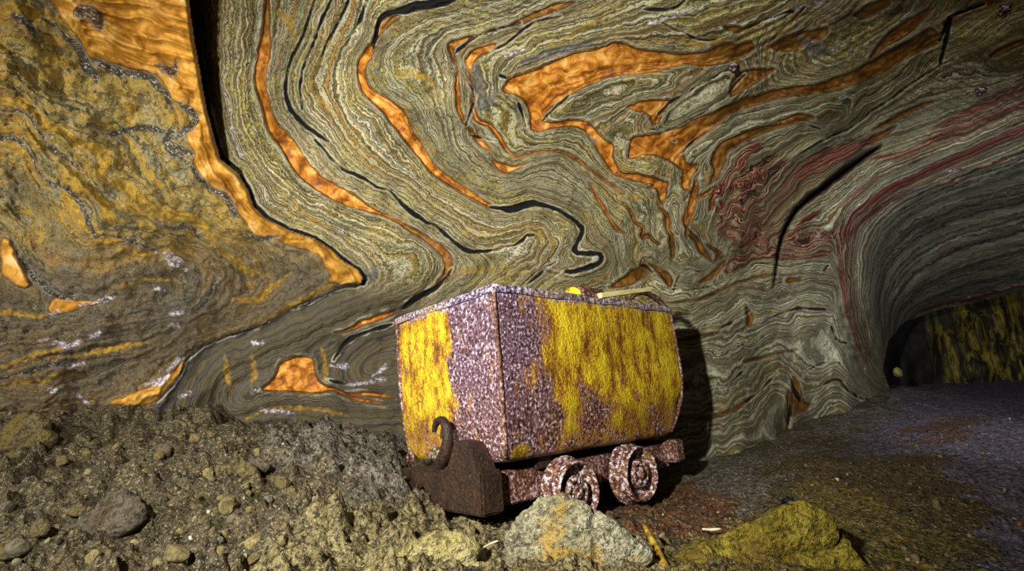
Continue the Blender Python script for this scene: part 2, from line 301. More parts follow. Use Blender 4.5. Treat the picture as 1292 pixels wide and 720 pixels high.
OCHRE_BACK = [
 [(345, 12, 3), (365, 25, 12), (372, 45, 6)], [(395, 118, 2), (408, 130, 8), (418, 145, 3)], [(500, 95, 2), (520, 92, 5), (545, 100, 7), (550, 120, 4)],
 [(345, 235, 1), (375, 262, 3), (410, 285, 3), (430, 295, 2)], [(350, 175, 1), (370, 195, 2), (400, 215, 2), (440, 238, 2), (470, 255, 2)],
 [(405, 440, 2), (412, 460, 5), (410, 480, 3)], [(230, 525, 2), (250, 518, 8), (262, 520, 3)], [(272, 525, 8), (282, 524, 3)], [(300, 535, 2), (340, 514, 3), (400, 515, 4), (430, 522, 3)],
 [(285, 455, 3), (288, 475, 8), (290, 488, 3)], [(318, 452, 3), (322, 470, 7), (318, 482, 3)], [(445, 165, 2), (450, 195, 3), (480, 215, 2)],
 [(516, 150, 1), (530, 170, 4), (545, 190, 3)], [(700, 60, 1), (702, 60, 1)], [(600, 190, 1), (605, 205, 2), (620, 215, 1)],
 [(560, 345, 3), (600, 340, 5), (640, 338, 3)], [(655, 285, 2), (682, 295, 7), (680, 308, 3)], [(700, 300, 1), (712, 275, 3), (690, 268, 1)],
 [(760, 210, 2), (790, 215, 6), (800, 222, 3)], [(785, 250, 3), (800, 246, 7), (812, 250, 3)], [(890, 225, 5), (900, 215, 8)], [(860, 275, 3), (890, 290, 8), (895, 300, 2)],
 [(870, 60, 4), (910, 50, 10), (940, 60, 6)], [(760, 20, 3), (740, 35, 8), (700, 55, 4)], [(430, 190, 1), (436, 200, 1)],
]
BLACK_STROKE = [
 [(626, 262, 3), (645, 265, 8), (658, 259, 7), (672, 255, 7), (682, 258, 4), (697, 261, 5), (712, 270, 4), (722, 276, 4), (733, 284, 6), (734, 295, 5), (726, 308, 6), (727, 317, 6), (743, 320, 5), (758, 320, 5), (761, 326, 6), (756, 333, 5), (742, 338, 5), (717, 343, 5)],
 [(397, 0, 2), (390, 25, 3), (383, 43, 3.5), (374, 62, 3), (367, 73, 3.5), (360, 100, 3.5), (360, 117, 4), (367, 140, 4.5), (378, 153, 4), (387, 160, 4), (407, 173, 3.5)],
 [(403, 182, 1), (430, 213, 2), (450, 220, 4), (470, 232, 3), (480, 238, 2), (493, 240, 1.5), (503, 252, 4), (513, 263, 4), (540, 282, 4), (550, 283, 3), (563, 298, 4), (580, 311, 4.5), (594, 319, 3), (612, 317, 2), (641, 311, 2), (667, 299, 2)],
 [(417, 0, 1.5), (405, 30, 2.5), (393, 57, 3), (378, 100, 2.5), (380, 130, 2)], [(440, 0, 2), (425, 35, 2.5), (412, 52, 3), (408, 65, 2)], [(463, 2, 2.5), (452, 30, 2.5), (440, 50, 2)],
 [(572, -2, 10), (545, 4, 12), (515, 12, 10), (492, 16, 8), (480, 22, 7), (477, 32, 3), (470, 60, 2)],
 [(512, 386, 5), (520, 379, 7), (530, 373, 8), (545, 367, 5), (556, 358, 3), (566, 345, 1.5)],
 [(425, 447, 2), (432, 437, 4), (442, 426, 4), (460, 420, 3.5), (478, 414, 3), (487, 411, 2)], [(420, 480, 3), (432, 483, 4), (438, 484, 2)],
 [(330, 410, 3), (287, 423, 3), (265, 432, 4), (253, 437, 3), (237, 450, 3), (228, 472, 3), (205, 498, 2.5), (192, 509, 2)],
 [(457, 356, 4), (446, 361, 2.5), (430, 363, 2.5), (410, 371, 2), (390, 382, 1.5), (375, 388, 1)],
 [(848, 364, 1.5), (862, 365, 2.5), (884, 363, 2), (910, 357, 1.5), (945, 338, 2), (958, 333, 3), (975, 331, 2)], [(844, 398, 2), (852, 402, 3), (862, 400, 1)],
 [(907, 416, 2), (912, 411, 3), (925, 405, 3), (940, 396, 2)], [(960, 405, 1), (975, 400, 2), (990, 393, 3), (1004, 389, 4), (1020, 390, 3), (1035, 389, 4), (1044, 392, 3)],
 [(932, 455, 2), (940, 445, 2), (960, 438, 2.5), (982, 427, 2)], [(888, 498, 2), (900, 490, 3), (915, 489, 2)], [(920, 486, 2), (935, 470, 3)], [(930, 516, 1.5), (958, 493, 3), (975, 476, 3)],
 [(998, 480, 4), (1003, 495, 6), (1008, 505, 3)], [(1014, 474, 2), (1024, 463, 4), (1040, 458, 2)], [(1025, 498, 2), (1045, 480, 4), (1058, 477, 4), (1070, 492, 3), (1085, 502, 3), (1100, 504, 2)], [(1050, 415, 2), (1056, 430, 4), (1068, 432, 2)],
 [(1040, 340, 5), (1044, 335, 5)], [(994, 545, 3), (997, 510, 4)], [(850, 178, 1), (852, 178, 1)],
 [(828, 164, 1.5), (838, 165, 2), (850, 162, 1.5), (868, 152, 2), (895, 138, 2), (915, 122, 1.5), (935, 100, 1.5)], [(828, 150, 1.5), (832, 140, 2), (848, 127, 2), (875, 112, 2.5), (900, 98, 2.5), (918, 88, 3)],
 [(862, 190, 2), (872, 178, 2.5), (890, 168, 2), (915, 152, 2.5), (945, 142, 2), (980, 133, 1.5)], [(872, 200, 2), (890, 192, 1.5), (898, 184, 2)], [(872, 225, 2), (880, 213, 1.5), (890, 200, 1.5)],
 [(960, 235, 2), (980, 215, 2.5), (1005, 198, 3), (1035, 178, 2.5), (1060, 166, 4), (1075, 160, 4), (1100, 140, 3.5), (1130, 120, 3), (1160, 98, 2), (1200, 76, 1.5)],
 [(1027, 160, 4), (1038, 163, 2), (1046, 154, 2)], [(1188, 45, 3), (1196, 30, 6), (1200, 18, 5), (1190, 65, 4), (1186, 85, 2)], [(1200, 20, 3), (1240, 5, 4)],
 [(860, 40, 1), (880, 50, 3), (900, 52, 2), (915, 45, 1)], [(950, 32, 2), (980, 20, 3), (1005, 12, 2), (990, 22, 1)], [(1000, 25, 2), (1015, 10, 1)],
 [(820, 12, 3), (850, 12, 2), (862, 3, 2)], [(840, 32, 2), (855, 40, 3), (862, 38, 1)],
 [(650, 30, 1.5), (600, 45, 2.5), (580, 62, 3), (575, 66, 1)], [(700, 22, 1.5), (670, 28, 2), (640, 55, 2), (625, 62, 1.5)], [(632, 95, 5), (640, 98, 2)], [(588, 100, 1), (602, 122, 2), (590, 150, 1.5)],
 [(600, 172, 2), (612, 174, 2.5), (620, 176, 1)], [(688, 148, 3), (695, 140, 1.5), (712, 125, 2)], [(662, 160, 2), (655, 130, 2)], [(633, 262, 3), (650, 262, 4)],
 [(848, 262, 3), (868, 250, 1)], [(822, 345, 1), (806, 330, 3), (818, 328, 1)], [(852, 360, 4), (856, 350, 2), (862, 338, 3), (880, 343, 2), (895, 338, 2)],
 [(665, 358, 1), (674, 352, 2), (698, 331, 1)], [(310, -20, 1), (312, -20, 1)],
]
BLACK_LEFT = [
 [(0, 140, 2), (25, 143, 4), (42, 150, 5), (55, 168, 4), (60, 185, 3), (80, 200, 5), (95, 208, 4)], [(0, 176, 6), (12, 173, 5), (22, 180, 3), (38, 195, 3), (50, 215, 3), (60, 232, 3), (85, 235, 5), (92, 245, 6), (100, 258, 5), (108, 272, 4), (118, 292, 4)],
 [(20, 22, 12), (35, 28, 10), (45, 45, 6)], [(60, 25, 3), (85, 45, 6), (100, 65, 8), (108, 80, 10), (120, 98, 8)], [(100, 15, 16), (120, 15, 18), (125, 30, 10)],
 [(125, 80, 6), (145, 90, 11), (165, 92, 8), (190, 96, 7), (200, 110, 8), (210, 118, 10), (215, 130, 5)], [(202, 85, 7), (220, 92, 8), (222, 84, 5)], [(232, 135, 8), (247, 145, 9), (240, 160, 7), (228, 170, 5)],
 [(215, 165, 8), (210, 180, 12), (222, 192, 12), (235, 195, 10)], [(225, 200, 2), (250, 222, 3), (262, 235, 5), (280, 242, 4), (292, 258, 5), (296, 272, 4)], [(318, 300, 3), (328, 304, 4), (345, 300, 2)],
 [(140, 170, 3), (180, 160, 8), (200, 165, 6)], [(15, 305, 2), (28, 325, 3), (38, 345, 4), (52, 362, 5), (68, 372, 4), (90, 377, 3), (110, 378, 1)], [(140, 296, 3), (155, 300, 5), (190, 313, 3)],
 [(190, 272, 2), (215, 288, 3), (245, 288, 3), (250, 300, 3)], [(250, 390, 2), (262, 382, 4), (272, 360, 2)], [(0, 477, 2), (40, 465, 3), (80, 455, 2)], [(60, 470, 1), (90, 460, 1)],
]
RED_POLY = [
 c3((420, 660), (440, 630), (500, 592), (580, 562), (690, 525), (740, 500), (700, 545), (640, 582), (560, 610), (500, 640), (450, 680)),
 c3((195, 645), (205, 615), (240, 570), (285, 530), (300, 535), (262, 580), (245, 610), (220, 655)),
 c3((150, 718), (220, 665), (330, 615), (330, 640), (300, 690), (280, 718)),
]
RED_STROKE = [
 [(905, 245, 4), (918, 225, 6), (930, 205, 5), (945, 185, 3), (960, 176, 2)], [(915, 258, 5), (930, 250, 7), (950, 235, 9), (965, 218, 7), (972, 208, 3)], [(908, 262, 3), (925, 265, 5), (945, 262, 6), (960, 250, 4)],
 [(910, 285, 4), (930, 288, 6), (950, 292, 5), (970, 285, 4)], [(915, 275, 3), (940, 278, 5), (960, 276, 4)], [(920, 300, 5), (950, 300, 5), (975, 292, 3)], [(910, 250, 4), (915, 270, 4)],
 [(912, 336, 3), (925, 330, 5), (945, 322, 6), (965, 315, 5), (980, 312, 2)], [(925, 318, 3), (950, 308, 6), (968, 300, 5)], [(985, 310, 5), (1010, 313, 5), (1040, 305, 5), (1055, 295, 3)],
 [(985, 322, 4), (1015, 325, 4), (1040, 322, 4), (1052, 316, 2)], [(988, 300, 4), (1005, 290, 6), (1020, 275, 8), (1032, 268, 5)], [(985, 303, 3), (1010, 300, 4), (1030, 298, 4)],
 [(1060, 330, 3), (1062, 300, 5), (1075, 275, 8), (1095, 255, 9), (1130, 233, 8), (1165, 218, 8), (1212, 196, 6), (1292, 162, 7), (1400, 110, 8)],
 [(1070, 300, 3), (1085, 280, 5), (1110, 260, 5), (1150, 240, 3)], [(1060, 310, 4), (1062, 350, 7), (1068, 380, 8), (1075, 410, 6), (1085, 440, 4), (1095, 460, 2)],
 [(1110, 205, 3), (1150, 190, 5), (1190, 168, 6), (1230, 155, 5), (1292, 130, 5), (1400, 90, 6)], [(1180, 160, 3), (1220, 142, 6), (1250, 132, 5), (1292, 110, 8), (1400, 70, 8)],
 [(1060, 262, 2), (1085, 238, 4), (1110, 222, 3)], [(1100, 200, 3), (1130, 195, 4), (1145, 190, 2)], [(1000, 218, 3), (1030, 208, 4), (1055, 205, 4), (1070, 198, 2)], [(985, 240, 2), (995, 222, 3), (1008, 214, 2)],
 [(1140, 405, 1), (1170, 390, 3), (1210, 380, 4), (1250, 370, 4), (1292, 358, 4), (1400, 330, 4)], [(900, 240, 2), (903, 262, 4), (912, 290, 3)], [(1200, 215, 2), (1240, 210, 3), (1280, 200, 2)],
 [(1165, 232, 2), (1200, 228, 3), (1230, 222, 2)],
]
CRACK_SHADE = [[(1112, 183, 1), (1097, 192, 5), (1080, 204, 7), (1067, 213, 9), (1050, 226, 9), (1036, 238, 8), (1020, 250, 6), (1005, 264, 5), (993, 283, 5), (986, 300, 4), (981, 320, 3), (978, 345, 2), (976, 362, 1)]]
PALE = [   # glittering pale salt
 [(70, 432, 6), (85, 438, 9), (100, 430, 6)], [(110, 425, 4), (125, 420, 6)], [(65, 463, 4), (90, 462, 7), (105, 458, 5)], [(60, 490, 5), (72, 495, 6)], [(100, 500, 6), (110, 510, 6)],
 [(210, 470, 3), (225, 455, 6), (232, 452, 3)], [(195, 318, 4), (215, 322, 7), (230, 330, 5)], [(195, 365, 4), (205, 367, 5)], [(215, 395, 4), (228, 394, 6)], [(215, 410, 5), (225, 412, 5)],
 [(100, 386, 4), (120, 382, 5), (135, 376, 5), (145, 374, 2)], [(60, 397, 5), (75, 392, 3)], [(185, 485, 6), (205, 480, 8), (212, 474, 5)], [(205, 325, 3), (220, 335, 4), (235, 340, 3)], [(50, 430, 3), (60, 428, 3)],
]
PALE_BACK = [[(320, 432, 5), (332, 432, 5)], [(228, 500, 5), (238, 496, 5)], [(318, 492, 4), (328, 490, 4)], [(330, 518, 5), (370, 520, 4)], [(420, 460, 3), (436, 462, 5), (434, 455, 3)], [(470, 475, 3), (480, 468, 5), (488, 460, 4)], [(440, 485, 4), (465, 482, 6), (485, 478, 4)], [(425, 290, 3), (432, 292, 3)],
 [(283, 85, 2), (282, 110, 2), (290, 140, 3), (293, 160, 4), (298, 185, 3), (308, 198, 4)], [(640, 70, 5), (665, 62, 4)], [(960, 28, 4), (1000, 12, 6), (1040, 2, 4)], [(820, 30, 5), (850, 20, 6), (880, 12, 4)], [(1060, 125, 4), (1075, 120, 4)], [(1195, 216, 4), (1206, 215, 4)]]
DARKGREY = [  # grey salt pods with dark grains
 [(660, 78, 6), (690, 68, 12), (720, 60, 12), (745, 52, 6)], [(600, 85, 6), (603, 105, 14), (608, 135, 12), (625, 120, 8)], [(475, 338, 6), (468, 352, 10), (460, 340, 4)],
 [(1010, 50, 8), (1030, 62, 18), (1045, 66, 8)], [(650, 130, 4), (655, 160, 4)], [(750, 180, 3), (742, 170, 4)], [(790, 180, 5), (792, 200, 4)], [(740, 140, 3), (780, 158, 3)],
]

# ------------------------------------------------------------------ depth of the rock face (camera distance at control points)
WD = [
 (-300, -300, 2.0), (-300, 100, 2.2), (-300, 400, 2.5), (-300, 800, 2.8), (0, -300, 2.1), (300, -300, 2.3), (700, -300, 2.0), (1100, -300, 1.8), (1600, -300, 1.7),
 (0, 0, 2.55), (120, 0, 2.65), (240, 0, 2.9), (0, 150, 2.75), (0, 300, 2.95), (0, 420, 3.1), (0, 505, 3.15), (130, 150, 3.0), (245, 100, 3.1), (275, 200, 3.35), (120, 300, 3.1), (220, 300, 3.4),
 (130, 420, 3.25), (130, 508, 3.35), (300, 420, 3.75), (320, 290, 3.6), (250, 514, 3.6), (350, 525, 3.8), (420, 540, 3.95), (430, 460, 4.05), (440, 340, 3.95), (500, 545, 4.05),
 (330, 0, 3.0), (330, 120, 3.35), (400, 220, 3.7), (450, 0, 3.0), (480, 120, 3.5), (560, 0, 2.95), (600, 100, 3.4), (560, 260, 4.0), (600, 360, 4.3), (620, 560, 4.3), (700, 0, 2.9), (700, 120, 3.5),
 (700, 240, 4.0), (740, 340, 4.35), (760, 500, 4.4), (850, 0, 2.8), (850, 120, 3.45), (850, 220, 4.0), (860, 320, 4.3), (870, 420, 4.4), (872, 500, 4.35), (872, 580, 4.2), (950, 500, 4.5), (960, 560, 4.4), (960, 400, 4.55), (960, 300, 4.4), (980, 200, 4.0),
 (1000, 0, 2.7), (1000, 100, 3.35), (1040, 530, 5.1), (1050, 440, 5.1), (1040, 350, 4.8), (1050, 260, 4.4), (1110, 497, 6.1), (1090, 440, 5.6), (1075, 370, 5.2), (1075, 300, 4.9), (1110, 248, 4.6), (1100, 180, 4.0),
 (1150, 0, 2.65), (1292, 0, 2.5), (1200, 100, 3.4), (1292, 100, 3.2), (1200, 205, 4.3), (1292, 172, 3.95), (1600, 60, 2.7), (1600, 200, 3.6), (1450, 0, 2.4), (1450, 130, 3.3),
 (1110, 330, 5.7), (1150, 300, 5.8), (1220, 260, 5.2), (1292, 230, 4.7), (1115, 400, 6.3), (1150, 380, 6.8), (1210, 350, 6.6), (1292, 300, 5.6), (1292, 362, 6.7), (1220, 378, 7.3), (1150, 400, 7.5), (1130, 440, 7.2), (1125, 480, 7.0),
 (1450, 320, 6.2), (1450, 260, 5.0), (1600, 280, 6.0), (1600, 450, 8), (1400, 500, 8), (1200, 600, 7.5), (1000, 700, 5), (700, 800, 4.5), (300, 800, 4.0), (0, 700, 3.4),
]
depth_ev = tps_fit([(a, b) for a, b, c in WD], [c for a, b, c in WD], 1e-4)
depth_g = depth_ev(gx, gy)

# ------------------------------------------------------------------ mesh helper
def mesh_from(name, V, Fc, mat=None, attrs=None, smooth=True, parent=None, kind=None):
    me = bpy.data.meshes.new(name)
    V = np.ascontiguousarray(V, np.float32); Fc = np.ascontiguousarray(Fc, np.int32)
    k = Fc.shape[1]
    me.vertices.add(len(V)); me.vertices.foreach_set('co', V.ravel())
    me.loops.add(Fc.size); me.loops.foreach_set('vertex_index', Fc.ravel())
    me.polygons.add(len(Fc)); me.polygons.foreach_set('loop_start', np.arange(0, Fc.size, k, dtype=np.int32))
    me.update(calc_edges=True)
    if smooth: me.polygons.foreach_set('use_smooth', np.ones(len(Fc), bool))
    for an, av in (attrs or {}).items():
        a = me.attributes.new(an, 'FLOAT', 'POINT'); a.data.foreach_set('value', np.ascontiguousarray(av, np.float32))
    me.validate()
    o = bpy.data.objects.new(name, me); COL.objects.link(o)
    if mat: me.materials.append(mat)
    if parent: o.parent = parent
    if kind: o['kind'] = kind
    return o

def submesh(V, Fc, keep_faces, attrs):
    Fk = Fc[keep_faces]; used = np.zeros(len(V), bool); used[Fk.ravel()] = True
    idx = np.cumsum(used) - 1
    return V[used], idx[Fk], {k: v[used] for k, v in attrs.items()}

# ------------------------------------------------------------------ node helper
class NT:
    def __init__(s, name):
        s.m = bpy.data.materials.new(name); s.m.use_nodes = True; s.t = s.m.node_tree; s.n = s.t.nodes; s.l = s.t.links
        s.n.clear(); s.out = s.n.new('ShaderNodeOutputMaterial'); s.b = s.n.new('ShaderNodeBsdfPrincipled'); s.l.new(s.b.outputs[0], s.out.inputs[0])
        s.b.inputs['Specular IOR Level'].default_value = .3
    def put(s, inp, v):
        if v is None: return
        if isinstance(v, bpy.types.NodeSocket): s.l.new(v, inp)
        else:
            if inp.type == 'RGBA' and len(v) == 3: v = (*v, 1)
            inp.default_value = v
    def math(s, op, a, b=None, c=None, clamp=False):
        n = s.n.new('ShaderNodeMath'); n.operation = op; n.use_clamp = clamp
        s.put(n.inputs[0], a); s.put(n.inputs[1], b); s.put(n.inputs[2], c); return n.outputs[0]
    def mul(s, a, b): return s.math('MULTIPLY', a, b)
    def add(s, a, b): return s.math('ADD', a, b)
    def ss(s, x, lo, hi, a=0.0, b=1.0):
        n = s.n.new('ShaderNodeMapRange'); n.interpolation_type = 'SMOOTHSTEP'
        s.put(n.inputs[0], x); s.put(n.inputs[1], lo); s.put(n.inputs[2], hi); s.put(n.inputs[3], a); s.put(n.inputs[4], b); return n.outputs[0]
    def attr(s, name):
        n = s.n.new('ShaderNodeAttribute'); n.attribute_name = name; return n.outputs['Fac']
    def coord(s, which='Object'):
        return s.n.new('ShaderNodeTexCoord').outputs[which]
    def mapping(s, v, scale=(1, 1, 1), rot=(0, 0, 0), loc=(0, 0, 0)):
        n = s.n.new('ShaderNodeMapping'); s.put(n.inputs[0], v); n.inputs['Scale'].default_value = scale; n.inputs['Rotation'].default_value = rot; n.inputs['Location'].default_value = loc; return n.outputs[0]
    def noise(s, v=None, scale=5, detail=3, rough=.55, dist=0, w=None):
        n = s.n.new('ShaderNodeTexNoise')
        if w is not None: n.noise_dimensions = '1D'; s.put(n.inputs['W'], w)
        elif v is not None: s.put(n.inputs['Vector'], v)
        n.inputs['Scale'].default_value = scale; n.inputs['Detail'].default_value = detail; n.inputs['Roughness'].default_value = rough
        n.inputs['Distortion'].default_value = dist; return n.outputs[0]
    def vor(s, v, scale, feature='F1', out='Distance', rnd=1):
        n = s.n.new('ShaderNodeTexVoronoi'); n.feature = feature; s.put(n.inputs['Vector'], v); n.inputs['Scale'].default_value = scale
        n.inputs['Randomness'].default_value = rnd
        return n.outputs[out]
    def mix(s, f, a, b):
        n = s.n.new('ShaderNodeMix'); n.data_type = 'RGBA'; s.put(n.inputs[0], f); s.put(n.inputs[6], a); s.put(n.inputs[7], b); return n.outputs[2]
    def ramp(s, f, stops, interp='LINEAR'):
        n = s.n.new('ShaderNodeValToRGB'); cr = n.color_ramp; cr.interpolation = interp
        while len(cr.elements) > len(stops): cr.elements.remove(cr.elements[-1])
        while len(cr.elements) < len(stops): cr.elements.new(.5)
        for e, (p, c) in zip(cr.elements, stops): e.position = p; e.color = (*c, 1)
        s.put(n.inputs[0], f); return n.outputs[0]
    def sep(s, v):
        n = s.n.new('ShaderNodeSeparateXYZ'); s.put(n.inputs[0], v); return n.outputs
    def comb(s, x=0, y=0, z=0):
        n = s.n.new('ShaderNodeCombineXYZ'); s.put(n.inputs[0], x); s.put(n.inputs[1], y); s.put(n.inputs[2], z); return n.outputs[0]
    def bump(s, h, strength=.5, dist=.01, normal=None):
        n = s.n.new('ShaderNodeBump'); n.inputs['Strength'].default_value = strength; n.inputs['Distance'].default_value = dist
        s.put(n.inputs['Height'], h)
        if normal is not None: s.put(n.inputs['Normal'], normal)
        return n.outputs[0]
    def done(s, col, rough=.8, normal=None, spec=None, metal=None):
        s.put(s.b.inputs['Base Color'], col); s.put(s.b.inputs['Roughness'], rough)
        if normal is not None: s.l.new(normal, s.b.inputs['Normal'])
        if spec is not None: s.put(s.b.inputs['Specular IOR Level'], spec)
        if metal is not None: s.put(s.b.inputs['Metallic'], metal)
        return s.m

def C(r, g, b):   # sRGB bytes -> linear
    f = lambda v: (v / 255 / 12.92) if v / 255 <= .04045 else ((v / 255 + .055) / 1.055) ** 2.4
    return (f(r), f(g), f(b))

# =================================================================== ROCK MATERIALS
def rock_material(name, left):
    s = NT(name)
    S = s.attr('strata'); P = s.coord()
    org, och, blk, red, pale, dgr, tun, crk_shade = (s.attr(k) for k in ('orange', 'ochre', 'black', 'red', 'pale', 'pod', 'tunnel', 'crack_shade'))
    fine = s.noise(P, 34, 4, .65); mid = s.noise(P, 9, 4, .6); micro = s.noise(P, 130, 3, .7); big = s.noise(P, 2.2, 3, .5)
    # wobble of the layering
    Sw = s.add(S, s.add(s.mul(s.add(fine, -.5), .11 if not left else .5), s.mul(s.add(mid, -.5), .26 if not left else 1.1)))
    n1 = s.noise(scale=1.9, detail=2, w=Sw); n2 = s.noise(scale=7.5, detail=2, rough=.6, w=Sw); n3 = s.noise(scale=17, detail=1, w=Sw)
    if not left:
        n4 = s.noise(scale=34, detail=1, w=Sw)
        tone = s.add(s.mul(n2, .62), s.mul(n3, .38)); n5 = s.noise(scale=4.6, detail=1, w=Sw); calm = s.attr('calm'); wild = s.math('SUBTRACT', 1.0, calm)
        base = s.ramp(n1, [(.25, C(124, 126, 104)), (.42, C(150, 151, 120)), (.5, C(136, 126, 72)), (.58, C(156, 157, 128)), (.75, C(124, 127, 110))])
        base = s.mix(s.ss(tone, .51, .60), base, C(196, 196, 166))
        base = s.mix(s.mul(s.ss(tone, .485, .42), s.ss(calm, 0, 1, .8, .45)), base, C(104, 84, 34))
        brk = s.ss(mid, .34, .54)
        base = s.mix(s.mul(s.ss(s.math('ABSOLUTE', s.add(n5, -.52)), 0.026, .008), .85), base, s.mix(calm, C(172, 116, 34), C(104, 60, 20)))
        base = s.mix(s.mul(s.ss(s.math('ABSOLUTE', s.add(n5, -.44)), .012, .004), .8), base, C(60, 40, 18))
        base = s.mix(s.mul(s.ss(s.math('ABSOLUTE', s.add(n3, -.47)), .04, .012), s.mul(brk, .95)), base, C(38, 34, 22))
        base = s.mix(s.mul(s.ss(s.math('ABSOLUTE', s.add(n4, -.52)), .035, .01), .7), base, C(54, 46, 26))
        base = s.mix(s.mul(s.ss(s.math('ABSOLUTE', s.add(n2, -.585)), .02, .006), .8), base, C(226, 224, 196))
        yel = s.mul(s.ss(s.noise(P, 3.1, 2, .5), .42, .62), s.ss(fine, .46, .6))
        base = s.mix(s.mul(yel, s.mul(wild, .5)), base, C(190, 172, 56))
        base = s.mix(s.mul(s.ss(s.noise(P, 60, 2, .6), .53, .66), s.ss(calm, 0, 1, .8, .35)), base, C(66, 60, 36))
        base = s.mix(s.mul(s.ss(micro, .57, .68), s.ss(calm, 0, 1, .7, .3)), base, C(208, 202, 166))
        rz = s.ss(s.add(s.attr('redz'), s.add(s.mul(s.add(mid, -.5), 1.2), s.mul(s.add(fine, -.5), .6))), .35, .65)
        rzt = s.ramp(s.add(s.mul(n2, .45), s.mul(n3, .55)), [(.40, C(40, 14, 10)), (.47, C(92, 28, 16)), (.505, C(70, 30, 18)), (.52, C(186, 164, 126)), (.55, C(116, 112, 84)), (.60, C(84, 28, 16))])
        base = s.mix(s.mul(s.mul(rz, .95), s.ss(s.noise(scale=2.6, detail=2, w=Sw), .44, .5, .12, 1.0)), base, rzt)
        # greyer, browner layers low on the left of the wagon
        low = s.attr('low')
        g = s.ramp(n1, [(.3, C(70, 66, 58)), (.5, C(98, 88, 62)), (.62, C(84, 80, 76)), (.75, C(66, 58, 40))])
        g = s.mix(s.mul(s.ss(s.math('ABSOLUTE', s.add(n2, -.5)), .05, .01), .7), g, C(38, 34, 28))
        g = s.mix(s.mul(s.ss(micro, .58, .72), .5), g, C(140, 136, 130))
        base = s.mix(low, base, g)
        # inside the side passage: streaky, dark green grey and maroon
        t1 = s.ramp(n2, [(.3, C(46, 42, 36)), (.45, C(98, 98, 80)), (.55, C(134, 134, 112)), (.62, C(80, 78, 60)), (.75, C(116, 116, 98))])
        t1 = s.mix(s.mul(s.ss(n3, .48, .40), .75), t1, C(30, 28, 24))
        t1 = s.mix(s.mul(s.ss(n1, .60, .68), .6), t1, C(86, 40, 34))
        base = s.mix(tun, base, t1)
    else:
        base = s.ramp(s.add(s.mul(n1, .7), s.mul(mid, .3)), [(.28, C(96, 92, 66)), (.42, C(134, 126, 78)), (.5, C(168, 136, 42)), (.56, C(140, 132, 84)), (.7, C(104, 96, 70))])
        base = s.mix(s.mul(s.ss(mid, .5, .66), .7), base, C(128, 126, 106))
        base = s.mix(s.mul(s.ss(s.noise(P, 5, 3, .6), .50, .64), .75), base, C(170, 134, 34))
        base = s.mix(s.mul(s.ss(n2, .46, .38), .7), base, C(80, 62, 24))
        base = s.mix(s.mul(s.ss(n2, .55, .62), .5), base, C(156, 150, 118))
        n6 = s.noise(scale=4.0, detail=2, w=Sw)
        och2 = s.mul(s.ss(s.math('ABSOLUTE', s.add(n6, -.55)), .05, .015), s.ss(s.noise(P, 2.4, 2, .5), .40, .55))
        low = s.attr('low')
        g = s.ramp(n2, [(.3, C(60, 54, 48)), (.48, C(92, 84, 66)), (.56, C(86, 82, 84)), (.7, C(72, 56, 28))])
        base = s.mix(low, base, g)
        base = s.mix(s.mul(och2, s.ss(low, 0, 1, .85, .55)), base, C(168, 124, 34))
        base = s.mix(s.mul(s.ss(s.math('ABSOLUTE', s.add(n6, -.475)), .014, .004), .8), base, C(70, 46, 20))
        base = s.mix(s.mul(s.ss(fine, .54, .64), .65), base, C(44, 42, 38))
        base = s.mix(s.mul(s.ss(micro, .58, .68), .65), base, C(176, 170, 146))
    jit = s.add(s.mul(s.add(fine, -.5), 9.0), s.mul(s.add(mid, -.5), 4.0))
    # ochre bands
    och_j = s.add(och, jit)
    oc = s.ramp(fine, [(.3, C(104, 76, 16)), (.5, C(162, 126, 34)), (.7, C(198, 166, 70))])
    base = s.mix(s.mul(s.ss(och_j, -2.5, 2.5), .85 if left else .7), base, oc)
    # orange salt
    oj = s.add(org, s.mul(jit, .28))
    rim = s.mul(s.ss(oj, -6.5, -2.5), s.ss(oj, -.8, -2.2))
    base = s.mix(s.mul(s.mul(rim, s.ss(mid, .4, .6)), .6), base, C(176, 172, 150) if not left else C(120, 116, 104))
    if left:
        oc1 = s.ramp(s.noise(P, 7, 4, .6, .6), [(.3, C(116, 76, 18)), (.45, C(168, 116, 34)), (.55, C(194, 144, 54)), (.7, C(224, 186, 122))])
    else:
        on = s.noise(P, 11, 4, .6, .8)
        oc1 = s.ramp(on, [(.3, C(104, 58, 12)), (.43, C(160, 94, 26)), (.53, C(202, 132, 42)), (.66, C(234, 180, 94))])
        brown = s.ramp(on, [(.3, C(70, 42, 12)), (.5, C(118, 78, 24)), (.7, C(146, 106, 46))])
        oc1 = s.mix(s.attr('brown'), oc1, brown)
    oc1 = s.mix(s.mul(s.ss(oj, 3.0, .3), .55), oc1, C(112, 62, 14))
    base = s.mix(s.ss(oj, -1.6, 1.4), base, oc1)
    edge = s.mul(s.ss(oj, -2.2, -.3), s.ss(oj, 1.6, .1))
    base = s.mix(s.mul(s.mul(edge, s.ss(s.noise(P, 6, 3, .6), .45, .62)), .7), base, C(78, 50, 20))
    # maroon bands, striped by fine pale layers
    rj = s.add(red, s.mul(jit, .35))
    rc = s.ramp(s.add(s.mul(n3, .6), s.mul(n2, .4)), [(.38, C(150, 118, 90)), (.42, C(70, 18, 12)), (.5, C(112, 32, 22)), (.57, C(84, 24, 18)), (.61, C(190, 160, 134))])
    base = s.mix(s.ss(rj, -1.2, 1.0), base, rc)
    # dark grey pods
    dj = s.add(dgr, jit)
    base = s.mix(s.mul(s.ss(dj, -2, 2), .8), base, s.ramp(fine, [(.35, C(70, 68, 72)), (.55, C(112, 110, 104)), (.7, C(150, 146, 130))]))
    # glittering pale salt
    pj = s.add(pale, s.mul(jit, 1.3))
